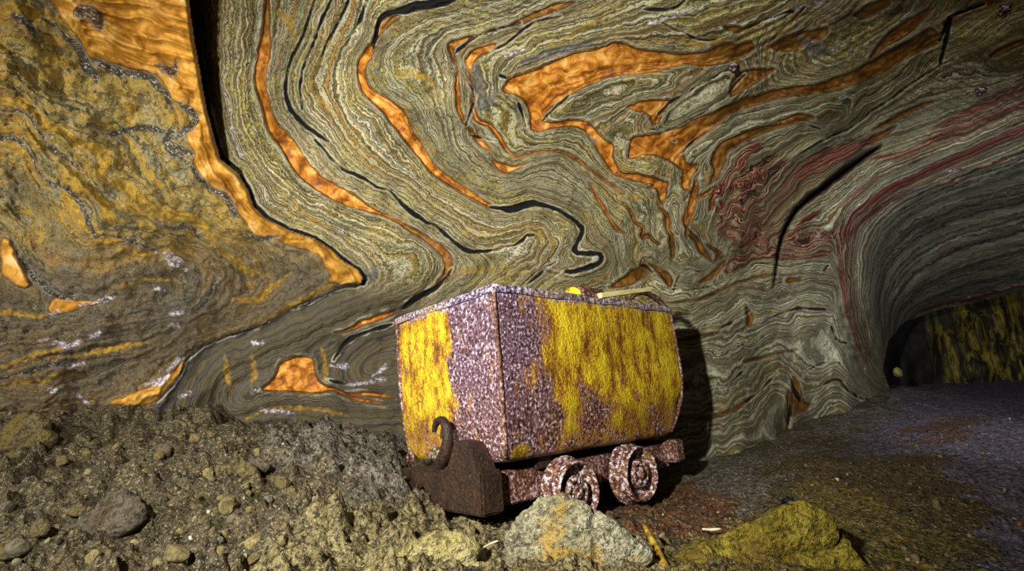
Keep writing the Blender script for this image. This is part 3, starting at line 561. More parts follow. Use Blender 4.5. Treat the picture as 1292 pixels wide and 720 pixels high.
    pc = s.ramp(s.noise(P, 50, 3, .7), [(.38, C(92, 84, 92)), (.5, C(170, 160, 176)), (.6, C(240, 236, 244))])
    base = s.mix(s.mul(s.ss(pj, -1.5, 2.5), .85), base, pc)
    # black clay seams
    bj = s.add(s.add(blk, s.mul(jit, .26 if not left else .8)), s.mul(s.add(s.noise(P, 6.5, 3, .6), -.52), 6.5 if not left else 3.0))
    halo = s.mul(s.ss(bj, -3.6, -1.8), s.ss(bj, -.6, -1.6))
    base = s.mix(s.mul(s.mul(halo, s.ss(mid, .42, .58)), s.ss(s.attr('calm'), 0, 1, .65, .3)) if not left else s.mul(s.mul(halo, s.ss(mid, .38, .55)), .7), base, C(206, 202, 178) if not left else C(130, 126, 112))
    bmask = s.ss(bj, -.9, .5) if not left else s.mul(s.ss(bj, -2.5, 1.5), .85)
    bj0 = 0
    bc = s.mix(s.attr('calm'), C(14, 14, 20), C(34, 24, 14)) if not left else s.ramp(s.noise(P, 75, 2, .7), [(.42, C(20, 19, 22)), (.56, C(66, 66, 68)), (.66, C(190, 188, 180))])
    base = s.mix(bmask, base, bc)
    base = s.mix(s.ss(s.add(crk_shade, s.mul(jit, .25)), -1.2, 1.2), base, C(20, 16, 14))  # ledge shadow painted in as near-black colour along the carved groove
    # relief
    h = s.add(s.mul(n2, .55), s.add(s.mul(n3, .35), s.add(s.mul(fine, .7), s.mul(micro, .45))))
    soft = s.ss(oj, 0, 2, 1.0, .35)
    h = s.mul(h, soft)
    h = s.add(h, s.add(s.mul(bmask, -.5), s.mul(rim, .25)))
    nb = s.bump(h, 1.0, .020 if not left else .018)
    rough = s.ss(oj, -1, 2, .78, .42)
    return s.done(base, rough, nb, .35)

M_left = rock_material('folded ochre rock salt', True)
M_back = rock_material('banded grey green rock salt', False)

# =================================================================== ROCK MESHES
def axis_coords(lo, a, b, hi, fine, coarse):
    L = []; x = a; st = fine
    while x > lo: st = min(st * 1.06, coarse); x -= st; L.append(x)
    L = L[::-1]; L += list(np.arange(a, b, fine)); x = L[-1]; st = fine
    while x < hi: st = min(st * 1.06, coarse); x += st; L.append(x)
    return np.array(L)
FINE = 1.5
ax = axis_coords(-280, -6, 1298, 1580, FINE, 9); ay = axis_coords(-280, -6, 600, 760, FINE, 9)
X, Y = np.meshgrid(ax, ay)
# small natural wander of every contact
wx = (fbm2(X / 26, Y / 26, 3, 1) - .5) * 11 + (fbm2(X / 9, Y / 9, 2, 5) - .5) * 4
wy = (fbm2(X / 26, Y / 26, 3, 2) - .5) * 11 + (fbm2(X / 9, Y / 9, 2, 6) - .5) * 4
zig = sstep(880, 920, X) * sstep(985, 960, X) * sstep(190, 230, Y) * sstep(345, 320, Y) + .8 * sstep(770, 800, X) * sstep(900, 870, X) * sstep(235, 260, Y) * sstep(350, 330, Y) + .7 * sstep(640, 680, X) * sstep(740, 715, X) * sstep(275, 290, Y) * sstep(345, 335, Y)
flat = sstep(1080, 1130, X) * sstep(150, 200, Y)
amp = 1 + 1.3 * zig - .75 * np.clip(flat, 0, 1)
SX = X + wx * .8 * amp; SY = Y + wy * .8 * amp + zig * 5 * np.sin(X / 4.2 + 3 * fbm2(X / 18, Y / 18, 2, 9))
SY = SY + (1 - zig) * sstep(840, 870, X) * sstep(1060, 1020, X) * sstep(340, 360, Y) * 3.2 * np.sin(X / 6.5 + 5 * fbm2(X / 30, Y / 30, 2, 19))
Sb = bilin(S_back_g, SX, SY)
Sl = bilin(S_left_g, X + wx * 1.3, Y + wy * 1.3)
TX = X + wx * .28 + zig * wx * .4; TY = Y + wy * .28 + zig * (wy * .4 + 4 * np.sin(X / 4.2 + 3 * fbm2(X / 18, Y / 18, 2, 9)))
print('strata', Sb.min(), Sb.max(), Sl.min(), Sl.max(), X.shape)

# which side of the crease
side = poly_field(X + wx * .12, Y + wy * .12, [[(-900, -900), (232, -900)] + CREASE + [(-900, 900)]], 60.0)      # + on the left rock
isleft = side > 0

Z = bilin(depth_g, X, Y)
Z = np.clip(Z, 1.6, 9)
# the left rock stands proud of the face behind it
stepw = sstep(330, 20, Y) * .55 + .05 * sstep(520, 350, Y)
Z = Z + np.where(isleft, 0, stepw * np.exp(-np.maximum(-side, 0) / 60.0)) - np.where(isleft, .10 * sstep(330, 60, Y) * np.exp(-np.maximum(side, 0) / 60.), 0)
Z = Z + np.where(isleft, sstep(5, 0, side) * stepw * .4, 0)          # rounded arris
Z0 = Z
# relief: broad undulation, layer ribs, veins, crack
P0 = unproj(X, Y, Z)
und = (fbm3(P0, 1.6, 3, 3) - .5) * .34 + (fbm3(P0, 5.5, 3, 8) - .5) * .075 + (fbm3(P0, 19, 3, 28) - .5) * .022
def rib(S, k, seed): return fbm2(S * k, S * 0 + .5, 2, seed) - .5
def T_(L):
    out = []
    for q in L:
        if len(q) > 2:
            q = [q[0]] + q[1:-1] + [q[-1]]
            e0 = (2 * q[0][0] - q[1][0], 2 * q[0][1] - q[1][1]); e1 = (2 * q[-1][0] - q[-2][0], 2 * q[-1][1] - q[-2][1])
            k0 = min(1, 8 / (math.hypot(e0[0] - q[0][0], e0[1] - q[0][1]) + 1e-6)); k1 = min(1, 8 / (math.hypot(e1[0] - q[-1][0], e1[1] - q[-1][1]) + 1e-6))
            q = [(q[0][0] + (e0[0] - q[0][0]) * k0, q[0][1] + (e0[1] - q[0][1]) * k0, 0)] + q + [(q[-1][0] + (e1[0] - q[-1][0]) * k1, q[-1][1] + (e1[1] - q[-1][1]) * k1, 0)]
        out.append(chaikin(q, 2))
    return out
org_b = np.maximum(stroke_field(TX, TY, T_(ORANGE_STROKE)), poly_field(TX, TY, ORANGE_POLY, smooth=2))
org_l = poly_field(TX + wx * .45, TY + wy * .45, ORANGE_LEFT_POLY, smooth=2)
och_l = stroke_field(TX + wx * .5, TY + wy * .5, T_(OCHRE_STROKE)); och_b = stroke_field(TX, TY, T_(OCHRE_BACK))
calm = sstep(800, 880, X + (Y - 300) * .12) * sstep(60, 160, Y)
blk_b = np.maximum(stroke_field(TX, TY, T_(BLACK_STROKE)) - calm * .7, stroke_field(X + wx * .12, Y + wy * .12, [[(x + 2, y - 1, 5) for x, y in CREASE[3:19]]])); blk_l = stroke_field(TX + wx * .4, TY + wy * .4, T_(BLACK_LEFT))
red_b = np.maximum(stroke_field(TX, TY, T_(RED_STROKE)), poly_field(TX, TY, RED_POLY, smooth=2))
crk_shade = stroke_field(X + wx * .12, Y + wy * .12, CRACK_SHADE)
pale_l = stroke_field(TX, TY, PALE); pale_b = stroke_field(TX, TY, PALE_BACK); pod = stroke_field(TX, TY, DARKGREY)
ribs_b = rib(Sb, 3.0, 40) * .05 + rib(Sb, 9.0, 41) * .022
ribs_l = rib(Sl, 2.5, 42) * .05 + rib(Sl, 8.0, 43) * .02
redz = sstep(-12, 12, poly_field(TX, TY, [
 [(898, 240), (925, 188), (955, 172), (968, 190), (1000, 205), (1055, 178), (1110, 165), (1115, 195), (1060, 236), (1022, 262), (1000, 275), (990, 292), (1050, 284), (1060, 318), (1000, 330), (945, 335), (905, 346), (930, 315), (905, 290)],
 [(1055, 290), (1075, 262), (1120, 235), (1292, 150), (1400, 100), (1400, 125), (1292, 175), (1130, 250), (1090, 282), (1078, 320), (1082, 380), (1104, 450), (1088, 450), (1066, 380), (1056, 330)],
 [(1120, 200), (1200, 150), (1292, 95), (1400, 50), (1400, 90), (1292, 138), (1200, 180), (1140, 212)]], 20., smooth=2))
tun = sstep(0, 26, X - np.interp(Y, [150, 180, 205, 240, 290, 330, 400, 450, 490, 600], [1330, 1300, 1225, 1140, 1092, 1078, 1086, 1105, 1128, 1150])) * sstep(100, 190, Y)
relief_b = und + ribs_b * (1 - .4 * tun) + .018 * sstep(-2, 3, org_b) + .02 * sstep(-1.5, 1.5, blk_b) - .012 * sstep(-2, 2, red_b)
# ledge over the curved crack
above = poly_field(X, Y, [[(1112, 183), (1080, 204), (1050, 226), (1020, 250), (993, 283), (981, 320), (976, 362), (930, 330), (930, 230), (1040, 170)]], 40)
relief_b = relief_b + .17 * sstep(-2.5, 2.5, crk_shade) - .05 * sstep(-2, 3, above) * sstep(30, 4, above) * sstep(360, 280, Y)
# chisel marks
def chisel(x0, y0, rx, ry, ang, per):
    m = np.exp(-(((X - x0) / rx) ** 2 + ((Y - y0) / ry) ** 2))
    return m * np.sin((X * math.cos(ang) + Y * math.sin(ang)) * 2 * math.pi / per + 1.5 * fbm2(X / 30, Y / 30, 2, 77))
relief_b = relief_b + .012 * (chisel(1000, 92, 55, 28, 1.95, 8) + chisel(965, 40, 50, 25, 1.1, 9) + chisel(1060, 60, 60, 40, 2.0, 12) + .8 * chisel(600, 15, 120, 30, 1.85, 9) + .8 * chisel(1200, 120, 120, 60, 2.0, 10))
flute = sstep(0, 6, poly_field(X, Y, [[(70, -60), (115, 70), (200, 90), (250, 135), (246, 60), (238, -60)]]))
ph = (Y - X * .30) / 15.0 + 1.6 * fbm2(X / 60, Y / 60, 2, 31)
relief_l = und * 1.0 + ribs_l - .02 * sstep(-2, 3, org_l) + flute * .035 * (np.abs(np.sin(ph * math.pi)) - .5) + (fbm3(P0, 14, 3, 55) - .5) * .04 * sstep(2, -2, org_l)
relief = np.where(isleft, relief_l, relief_b)
Zf = Z + relief
V = unproj(X, Y, Zf).reshape(-1, 3)
ny, nx = X.shape
ii = np.arange(ny * nx).reshape(ny, nx)
Fc = np.stack([ii[:-1, :-1], ii[1:, :-1], ii[1:, 1:], ii[:-1, 1:]], -1).reshape(-1, 4)
fx = X[:-1, :-1].ravel() + 1; fy = Y[:-1, :-1].ravel() + 1; fl = isleft[:-1, :-1].ravel()
# opening of the side passage
HOLE = [(1133, 700), (1126, 500), (1114, 465), (1121, 430), (1140, 407), (1180, 392), (1292, 368), (1400, 340), (1600, 300), (1700, 900), (1100, 900)]
hole = poly_field(fx, fy, [HOLE], 30.) > 0
ceil_y = np.interp(fx, [430, 480, 560, 700, 860, 1000, 1130, 1292, 1700], [-400, -20, 55, 105, 135, 130, 120, 96, 60])
is_ceil = (~fl) & (fy < ceil_y)
is_tun = (~fl) & (~is_ceil) & (fx > np.interp(fy, [60, 180, 205, 240, 290, 330, 400, 450, 490, 600], [1600, 1310, 1225, 1140, 1092, 1078, 1086, 1105, 1128, 1150]))
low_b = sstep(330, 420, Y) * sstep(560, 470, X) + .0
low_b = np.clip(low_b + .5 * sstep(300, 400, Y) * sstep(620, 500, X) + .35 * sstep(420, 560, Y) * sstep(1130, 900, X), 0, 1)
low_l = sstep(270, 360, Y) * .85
brown = np.clip(sstep(855, 950, X) + sstep(262, 300, Y) * sstep(480, 520, X) * .75 + sstep(75, 20, Y) * .9 + .35 * sstep(740, 860, X), 0, 1)
A = dict(strata=np.where(isleft, Sl, Sb), orange=np.where(isleft, org_l, org_b), ochre=np.where(isleft, och_l, och_b), black=np.where(isleft, blk_l, blk_b),
         red=np.where(isleft, -14, red_b), pale=np.where(isleft, pale_l, pale_b), pod=np.where(isleft, -14, pod), tunnel=tun, crack_shade=np.where(isleft, -14, crk_shade),
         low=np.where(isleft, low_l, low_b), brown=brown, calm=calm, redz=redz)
A = {k: v.ravel() for k, v in A.items()}
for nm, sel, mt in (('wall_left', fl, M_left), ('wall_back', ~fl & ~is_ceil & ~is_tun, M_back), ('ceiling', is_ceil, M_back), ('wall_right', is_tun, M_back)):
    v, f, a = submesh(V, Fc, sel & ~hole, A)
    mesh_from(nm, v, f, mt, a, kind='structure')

# far wall of the side passage: planks-like streaks of yellow over black rock
def far_material():
    s = NT('yellow streaked dark rock'); P = s.coord('Object')
    st = s.noise(s.mapping(P, (5.0, 5.0, .35), (0, .35, 0)), 2.2, 5, .6)
    st2 = s.noise(s.mapping(P, (9, 9, .6), (0, .35, 0)), 4.0, 3, .6)
    patch = s.noise(P, 1.3, 3, .6)
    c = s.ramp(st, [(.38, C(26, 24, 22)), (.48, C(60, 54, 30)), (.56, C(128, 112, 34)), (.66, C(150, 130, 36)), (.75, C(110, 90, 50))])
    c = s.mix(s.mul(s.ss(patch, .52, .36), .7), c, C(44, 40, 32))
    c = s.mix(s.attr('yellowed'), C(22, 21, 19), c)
    c = s.mix(s.mul(s.ss(st2, .5, .4), .7), c, C(20, 18, 16))
    return s.done(c, .75, s.bump(st2, .6, .03))
u = np.linspace(1050, 1650, 160); vv = np.linspace(300, 620, 90)
UX, VY = np.meshgrid(u, vv)
far_n = R @ np.array([0.25, 0.0, 1.0]); 
zz = 8.3 / (1 + .25 * ((UX - 1200) / F)) + (fbm2(UX / 30, VY / 60, 4, 66) - .5) * .5
FV = unproj(UX, VY, zz).reshape(-1, 3); jj = np.arange(UX.size).reshape(UX.shape)
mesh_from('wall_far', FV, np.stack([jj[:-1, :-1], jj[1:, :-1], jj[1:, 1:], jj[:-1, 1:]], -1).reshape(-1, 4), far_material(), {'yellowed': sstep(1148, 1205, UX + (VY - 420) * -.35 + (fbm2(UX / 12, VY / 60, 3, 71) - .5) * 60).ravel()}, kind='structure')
#@@FLOOR
# =================================================================== FLOOR
FD = [(-260, 760, 1.7), (-150, 719, 1.9), (0, 719, 1.85), (200, 719, 1.8), (400, 719, 1.75), (560, 719, 1.75), (700, 719, 1.75), (850, 719, 1.75), (1050, 719, 1.75), (1292, 719, 1.8), (1500, 719, 1.9),
      (-150, 600, 2.5), (0, 620, 2.35), (150, 650, 2.2), (300, 620, 2.5), (420, 640, 2.4), (480, 600, 2.85), (120, 560, 2.85), (-150, 520, 3.0), (-150, 490, 3.3), (-280, 480, 3.2),
      (0, 508, 3.2), (60, 512, 3.25), (180, 512, 3.45), (250, 520, 3.62), (350, 532, 3.82), (420, 545, 3.95), (500, 556, 4.0),
      (560, 662, 2.55), (640, 668, 2.5), (700, 652, 2.75), (760, 646, 2.95), (800, 640, 3.12), (880, 640, 2.9), (860, 604, 3.7), (880, 580, 4.2), (930, 562, 4.4), (1000, 540, 4.75),
      (1060, 515, 5.4), (1125, 492, 6.3), (1170, 494, 7.2), (1292, 474, 8.3), (1500, 440, 8.6), (990, 612, 3.0), (1080, 590, 3.3), (1150, 560, 3.9), (1292, 600, 2.9), (1292, 540, 4.0), (1160, 640, 2.5), (1230, 510, 5.6), (1500, 560, 4.0)]
fp = unproj([a for a, b, c in FD], [b for a, b, c in FD], [c for a, b, c in FD])
extra = np.array([[0, .5, .22], [1.5, .6, .2], [-1.5, .7, .3], [-3, 1.0, .5], [0, 0, .2], [.3, 4.9, .3], [-1, 5.2, .75], [2.0, 6, .4], [-4.5, 4, 1.1], [12, 9, .9], [9, 12, 1.2], [4, 11, .9], [6, 2, .3]])
fp = np.vstack([fp, extra])
fl_ev = tps_fit(fp[:, :2], fp[:, 2], 2e-4)
FXg = np.arange(-9, 16, .08); FYg = np.arange(-1, 14, .08)
_a, _b = np.meshgrid(FXg, FYg); FH = fl_ev(_a, _b)
def ground_base(x, y):
    u = np.clip((x - FXg[0]) / .08, 0, len(FXg) - 1.001); v = np.clip((y - FYg[0]) / .08, 0, len(FYg) - 1.001)
    i = u.astype(int); j = v.astype(int); u = u - i; v = v - j
    return (FH[j, i] * (1 - u) + FH[j, i + 1] * u) * (1 - v) + (FH[j + 1, i] * (1 - u) + FH[j + 1, i + 1] * u) * v
def ground(x, y):
    x = np.asarray(x, float); y = np.asarray(y, float)
    h = ground_base(x, y)
    rough = sstep(1.1, .1, x) * .7 + .3
    n1 = fbm2(x * 1.7, y * 1.7, 3, 101) - .5; n2 = fbm2(x * 6, y * 6, 3, 111) - .5; n3 = fbm2(x * 19, y * 19, 3, 121) - .5
    rid = 1 - np.abs(2 * fbm2(x * 3.1, y * 3.1, 3, 131) - 1)
    left = sstep(.2, -.6, x)
    clod = np.maximum(fbm2(x * 9, y * 9, 2, 161) - .60, 0) * .30 * left + sstep(.56, .62, fbm2(x * 3.3, y * 3.3, 3, 171)) * .035 * left
    return h + n1 * .07 + n2 * (.075 + .03 * left) * rough + n3 * .042 * rough + (rid - .8) * .05 * rough + np.maximum(n3 - .08, 0) * .10 * rough + clod
th = np.radians(np.linspace(-66, 66, 1150)); rr = 1.15 * (11.5 / 1.15) ** np.linspace(0, 1, 640)
TH, RR = np.meshgrid(th, rr)
GXw = RR * np.sin(TH); GYw = RR * np.cos(TH)
GZw = ground(GXw, GYw) + (fbm2(GXw * 55, GYw * 55, 2, 141) - .5) * .016 * (1 - .4 * sstep(1.2, 2.2, GXw))
FVt = np.stack([GXw, GYw, GZw], -1)
pxx, pyy, _z = project(np.stack([GXw, GYw, ground_base(GXw, GYw)], -1))
jx = pxx + (fbm2(GXw * 3, GYw * 3, 3, 151) - .5) * 120; jy = pyy + (fbm2(GXw * 3, GYw * 3, 3, 152) - .5) * 50
def zone(polys, soft=30): return sstep(-soft, soft, poly_field(jx, jy, polys, 40.))
fa = dict(
    pale=np.maximum(zone([[(330, 690), (450, 650), (520, 655), (640, 650), (830, 690), (850, 800), (250, 800)]]), .15 * zone([[(0, 690), (200, 700), (200, 800), (0, 800)]])),
    greybank=zone([[(860, 620), (880, 585), (1000, 545), (1120, 490), (1150, 500), (1050, 560), (960, 600), (930, 650), (880, 650)], [(340, 545), (505, 545), (515, 640), (430, 640), (330, 570)]]),
    redsoil=np.maximum(zone([[(770, 640), (850, 600), (910, 620), (900, 680), (800, 680)]], 8), .6 * zone([[(1140, 535), (1235, 522), (1240, 548), (1150, 556)]], 6)),
    olive=zone([[(840, 700), (880, 665), (960, 640), (1010, 600), (1080, 620), (1180, 690), (1200, 800), (840, 800)]]),
    brownsoil=zone([[(980, 600), (1020, 570), (1180, 565), (1210, 620), (1230, 700), (1120, 700)]]),
    purple=zone([[(1080, 560), (1120, 500), (1140, 480), (1320, 450), (1700, 440), (1700, 800), (1250, 800), (1230, 680), (1200, 580)]]))
jj = np.arange(TH.size).reshape(TH.shape)
def floor_material():
    s = NT('damp mine rubble'); P = s.coord()
    big = s.noise(P, 2.6, 4, .6); mid = s.noise(P, 12, 4, .65); fine = s.noise(P, 48, 3, .7); micro = s.noise(P, 140, 2, .7)
    v = s.vor(P, 85, out='Color')
    base = s.ramp(big, [(.3, C(56, 49, 35)), (.5, C(80, 70, 46)), (.62, C(68, 60, 44)), (.75, C(90, 78, 46))])
    def zn(name, stops, k=1.0):
        nonlocal base
        m = s.ss(s.add(s.attr(name), s.mul(s.add(mid, -.5), .9)), .15, .85)
        base = s.mix(s.mul(m, k), base, s.ramp(mid, stops))
    zn('pale', [(.35, C(82, 72, 42)), (.5, C(112, 100, 62)), (.65, C(136, 126, 86))])
    zn('greybank', [(.35, C(74, 72, 70)), (.5, C(104, 100, 94)), (.65, C(120, 112, 100))])
    zn('brownsoil', [(.35, C(60, 42, 20)), (.5, C(96, 74, 32)), (.65, C(74, 56, 34))])
    zn('olive', [(.35, C(76, 64, 16)), (.5, C(108, 94, 24)), (.65, C(118, 98, 40))])
    zn('purple', [(.35, C(72, 68, 88)), (.5, C(104, 98, 124)), (.65, C(94, 86, 94))])
    zn('redsoil', [(.35, C(64, 30, 12)), (.5, C(108, 58, 24)), (.65, C(84, 70, 42))])
    base = s.mix(s.mul(s.ss(s.sep(v)[0], .8, .95), .35), base, C(170, 160, 118))
    base = s.mix(s.mul(s.ss(s.sep(v)[1], .75, .95), .6), base, C(44, 36, 28))
    base = s.mix(s.mul(s.ss(s.sep(v)[2], .975, .99), .4), base, C(140, 70, 40))
    base = s.mix(s.mul(s.ss(fine, .52, .38), .8), base, C(26, 22, 15))
    base = s.mix(s.mul(s.ss(s.noise(P, 24, 3, .6), .46, .36), .6), base, C(26, 22, 15))
    base = s.mix(s.mul(s.ss(micro, .58, .68), .5), base, C(200, 190, 150))
    h = s.add(s.mul(fine, .8), s.add(s.mul(micro, .35), s.mul(s.vor(P, 42), .5)))
    return s.done(base, s.ss(big, .4, .6, .9, .6), s.bump(h, 1.0, .026), .35)
M_floor = floor_material()
mesh_from('floor', FVt.reshape(-1, 3), np.stack([jj[:-1, :-1], jj[:-1, 1:], jj[1:, 1:], jj[1:, :-1]], -1).reshape(-1, 4), M_floor, {k: v.ravel() for k, v in fa.items()}, kind='structure')

def ground_at(px, py):           # where the sight line through a traced point meets the ground
    t = np.linspace(1.0, 9.0, 1600); P = unproj(np.full_like(t, px), np.full_like(t, py), t)
    below = P[:, 2] < ground(P[:, 0], P[:, 1])
    i = int(np.argmax(below)) if below.any() else 800
    return P[i], t[i]

# =================================================================== helpers for things
def tag(o, label, cat, group=None, kind=None):
    o['label'] = label; o['category'] = cat
    if group: o['group'] = group
    if kind: o['kind'] = kind
    return o
def obj_bm(name, bm, mat, parent=None, smooth=True, loc=None):
    me = bpy.data.meshes.new(name); bmesh.ops.recalc_face_normals(bm, faces=bm.faces); bm.to_mesh(me); bm.free()
    if smooth: me.polygons.foreach_set('use_smooth', [True] * len(me.polygons))
    me.materials.append(mat)
    o = bpy.data.objects.new(name, me); COL.objects.link(o)
    if parent: o.parent = parent
    if loc is not None: o.location = loc
    return o
def noisy(bm, f, a, seed=0, oct=3):
    bm.normal_update()
    P = np.array([v.co[:] for v in bm.verts]); N = np.array([v.normal[:] for v in bm.verts])
    d = (fbm3(P + 50, f, oct, seed) - .5) * 2 * a
    for v, n, k in zip(bm.verts, N, d): v.co += Vector(n) * float(k)

# ------------------------------------------------------------------ rocks
def rock(name, mat, pts, seed, sub=5, rough=.11, freq=None, soft=.032, centre=None):
    """a solid stone filling the hull of the given world points, its faces worn and pitted"""
    P = np.array(pts, float)
    b = bmesh.new(); [b.verts.new(p) for p in P]; bmesh.ops.convex_hull(b, input=b.verts); b.normal_update()
    c = P.mean(0) if centre is None else np.array(centre)
    pl = []
    for f_ in b.faces:
        n = np.array(f_.normal[:]); h = float(n @ (np.array(f_.verts[0].co[:]) - c))
        if h < 0: n, h = -n, -h
        pl.append((*n, h))
    b.free(); pl = np.array(pl)
    size = np.abs(P - c).max()
    bm = bmesh.new(); bmesh.ops.create_icosphere(bm, subdivisions=sub, radius=1)
    D = np.array([v.co[:] for v in bm.verts]); D /= np.linalg.norm(D, axis=1)[:, None]
    nd = D @ pl[:, :3].T
    inv = np.where(nd > 1e-3, nd / pl[None, :, 3], 0)
    k = 1 / soft
    r = 1 / (np.power((inv ** k).sum(1), 1 / k) + 1e-9)
    Q = D * r[:, None]
    fq = (freq or 2.2 / size)
    n = (fbm3(Q + seed * 3.1 + 20, fq, 3, seed) - .5) * 2 + .75 * (fbm3(Q + seed + 20, fq * 3.5, 3, seed + 5) - .5) * 2 + .40 * (fbm3(Q + seed + 20, fq * 13, 2, seed + 9) - .5) * 2
    fold = np.abs(fbm3(Q + seed + 9, fq * 1.3, 2, seed + 21) - .5)
    st_ = np.abs(((Q[:, 2] * .8 + Q[:, 0] * .35 + .02 * n) * 4.5 / size * .5) % 1 - .5) * 2
    Q = Q * (1 + rough * (n - 2.4 * np.maximum(.06 - fold, 0) * 8 + .35 * (st_ - .5)))[:, None]
    for v, q in zip(bm.verts, Q): v.co = Vector(q)
    o = obj_bm(name, bm, mat, loc=Vector(c)); return o

def rock_mat(name, a, b_, c_, extra=None, sc=1.0, rough=.85):
    s = NT(name); P = s.coord()
    big = s.noise(P, 5 * sc, 4, .6); mid = s.noise(P, 22 * sc, 4, .65); fine = s.noise(P, 80, 3, .7)
    base = s.ramp(big, [(.32, a), (.5, b_), (.68, c_)])
    base = s.mix(s.mul(s.ss(mid, .48, .34), .6), base, tuple(k * .35 for k in a))
    base = s.mix(s.mul(s.ss(fine, .57, .7), .5), base, tuple(min(1, k * 1.9 + .02) for k in c_))
    if extra:
        base = s.mix(s.mul(s.ss(s.noise(s.mapping(P, loc=(3, 1, 2)), 4.5 * sc, 3, .6), .52, .62), .8), base, extra)
    base = s.mix(s.mul(s.ss(s.noise(P, 48, 3, .7), .5, .4), .7), base, tuple(k * .3 for k in a))
    h = s.add(s.mul(mid, 1.3), s.add(s.mul(s.noise(P, 48, 3, .7), 1.0), s.mul(fine, .5)))
    return s.done(base, rough, s.bump(h, 1.0, .022), .35)
MR_brown = rock_mat('brown mine stone', C(56, 48, 32), C(86, 76, 48), C(106, 94, 58), C(104, 86, 36))
MR_grey = rock_mat('grey mine stone', C(58, 54, 50), C(84, 76, 66), C(100, 90, 68), C(80, 66, 46))
MR_pale = rock_mat('pale salt stone', C(108, 104, 82), C(148, 142, 112), C(172, 168, 146), C(160, 128, 44))
MR_olive = rock_mat('olive crusted stone', C(92, 80, 18), C(132, 116, 28), C(150, 134, 46), C(104, 80, 28))
MR_flat = rock_mat('sandy olive stone', C(106, 96, 54), C(146, 136, 84), C(168, 158, 114), C(128, 112, 42))
MR_dark = rock_mat('dark wet stone', C(16, 18, 24), C(40, 44, 56), C(96, 102, 124), None, 4, .25)
MR_yell = rock_mat('yellow salt lump', C(120, 112, 50), C(170, 162, 90), C(190, 184, 120))

def px_rock(name, mat, top, Z, dz, label, seed, group=None, **kw):
    """outline traced in the photo at distance Z; the stone is dz deep and runs into the ground"""
    pts = []
    for (x, y) in top:
        pts.append(unproj(x, y, Z)); pts.append(unproj(x, y, Z + dz) - np.array([0, 0, .22 * dz]))
    lo = [unproj(x, y, Z) for (x, y) in top]; zmin = min(p[2] for p in lo)
    cx_ = np.mean(lo, 0)
    front = (np.array([0, -1, 0]))
    for p in lo:
        if p[2] < cx_[2]: pts.append(p + front * dz * .35)
    o = rock(name, mat, pts, seed, **kw); tag(o, label, 'rock', group); return o

px_rock('boulder', MR_brown, [(-8, 545), (10, 527), (32, 517), (52, 516), (68, 536), (74, 560), (60, 580), (30, 588), (0, 580)], 2.75, .28, 'large rough brown boulder at the left edge of the rubble against the wall', 3, rough=.12)
px_rock('boulder', MR_brown, [(-12, 585), (10, 578), (45, 584), (72, 590), (76, 606), (50, 622), (10, 615), (-12, 605)], 2.5, .2, 'low yellowish brown rock directly in front of the large left boulder', 4, rough=.12)
px_rock('boulder', MR_grey, [(98, 668), (118, 640), (140, 620), (160, 615), (178, 622), (188, 642), (182, 662), (160, 674), (125, 680)], 2.12, .2, 'rounded grey boulder with a dark shadow half buried in rubble', 5, rough=.12)
px_rock('stone', MR_brown, [(65, 580), (75, 572), (86, 574), (88, 584), (76, 590)], 2.55, .07, 'small tan stone at the foot of the large left boulder', 6, sub=4)
px_rock('stone', MR_brown, [(112, 688), (118, 680), (128, 682), (130, 694), (120, 700)], 1.95, .07, 'small brown stone just in front of the rounded grey boulder', 7, sub=4)
px_rock('stone', MR_brown, [(262, 598), (278, 584), (296, 582), (300, 596), (284, 606), (266, 608)], 2.62, .12, 'flat reddish brown slab, left one of the cluster mid slope', 8, sub=4)
px_rock('stone', MR_brown, [(294, 586), (306, 576), (322, 586), (330, 598), (316, 604), (300, 596)], 2.6, .12, 'angular tan slab leaning in the middle of the cluster on the slope', 9, sub=4)
px_rock('stone', MR_grey, [(312, 574), (328, 576), (344, 588), (338, 596), (322, 586)], 2.72, .1, 'grey slab behind the angular tan slab on the slope', 10, sub=4)
px_rock('stone', MR_brown, [(340, 600), (352, 594), (368, 608), (362, 620), (348, 612)], 2.5, .08, 'narrow tan stone lowest of the cluster on the slope', 11, sub=4)
px_rock('stone', MR_grey, [(194, 562), (205, 556), (218, 562), (216, 574), (202, 574)], 2.8, .09, 'small pinkish grey stone on the open rubble below the orange patch', 12, sub=4)
px_rock('stone', MR_brown, [(88, 640), (100, 632), (112, 640), (106, 650), (92, 650)], 2.15, .07, 'small tan stone left of the rounded grey boulder', 13, sub=4)
px_rock('stone', MR_brown, [(40, 660), (54, 652), (66, 660), (62, 674), (46, 676)], 2.0, .09, 'yellow tinged stone near the bottom left corner', 14, sub=4)
px_rock('stone', MR_brown, [(2, 684), (14, 676), (26, 684), (24, 702), (6, 704)], 1.85, .09, 'yellow olive stone in the bottom left corner', 15, sub=4)
px_rock('stone', MR_grey, [(384, 668), (398, 660), (412, 668), (406, 680), (390, 680)], 2.05, .07, 'dark grey stone on the slope left of the long fissure', 16, sub=4)
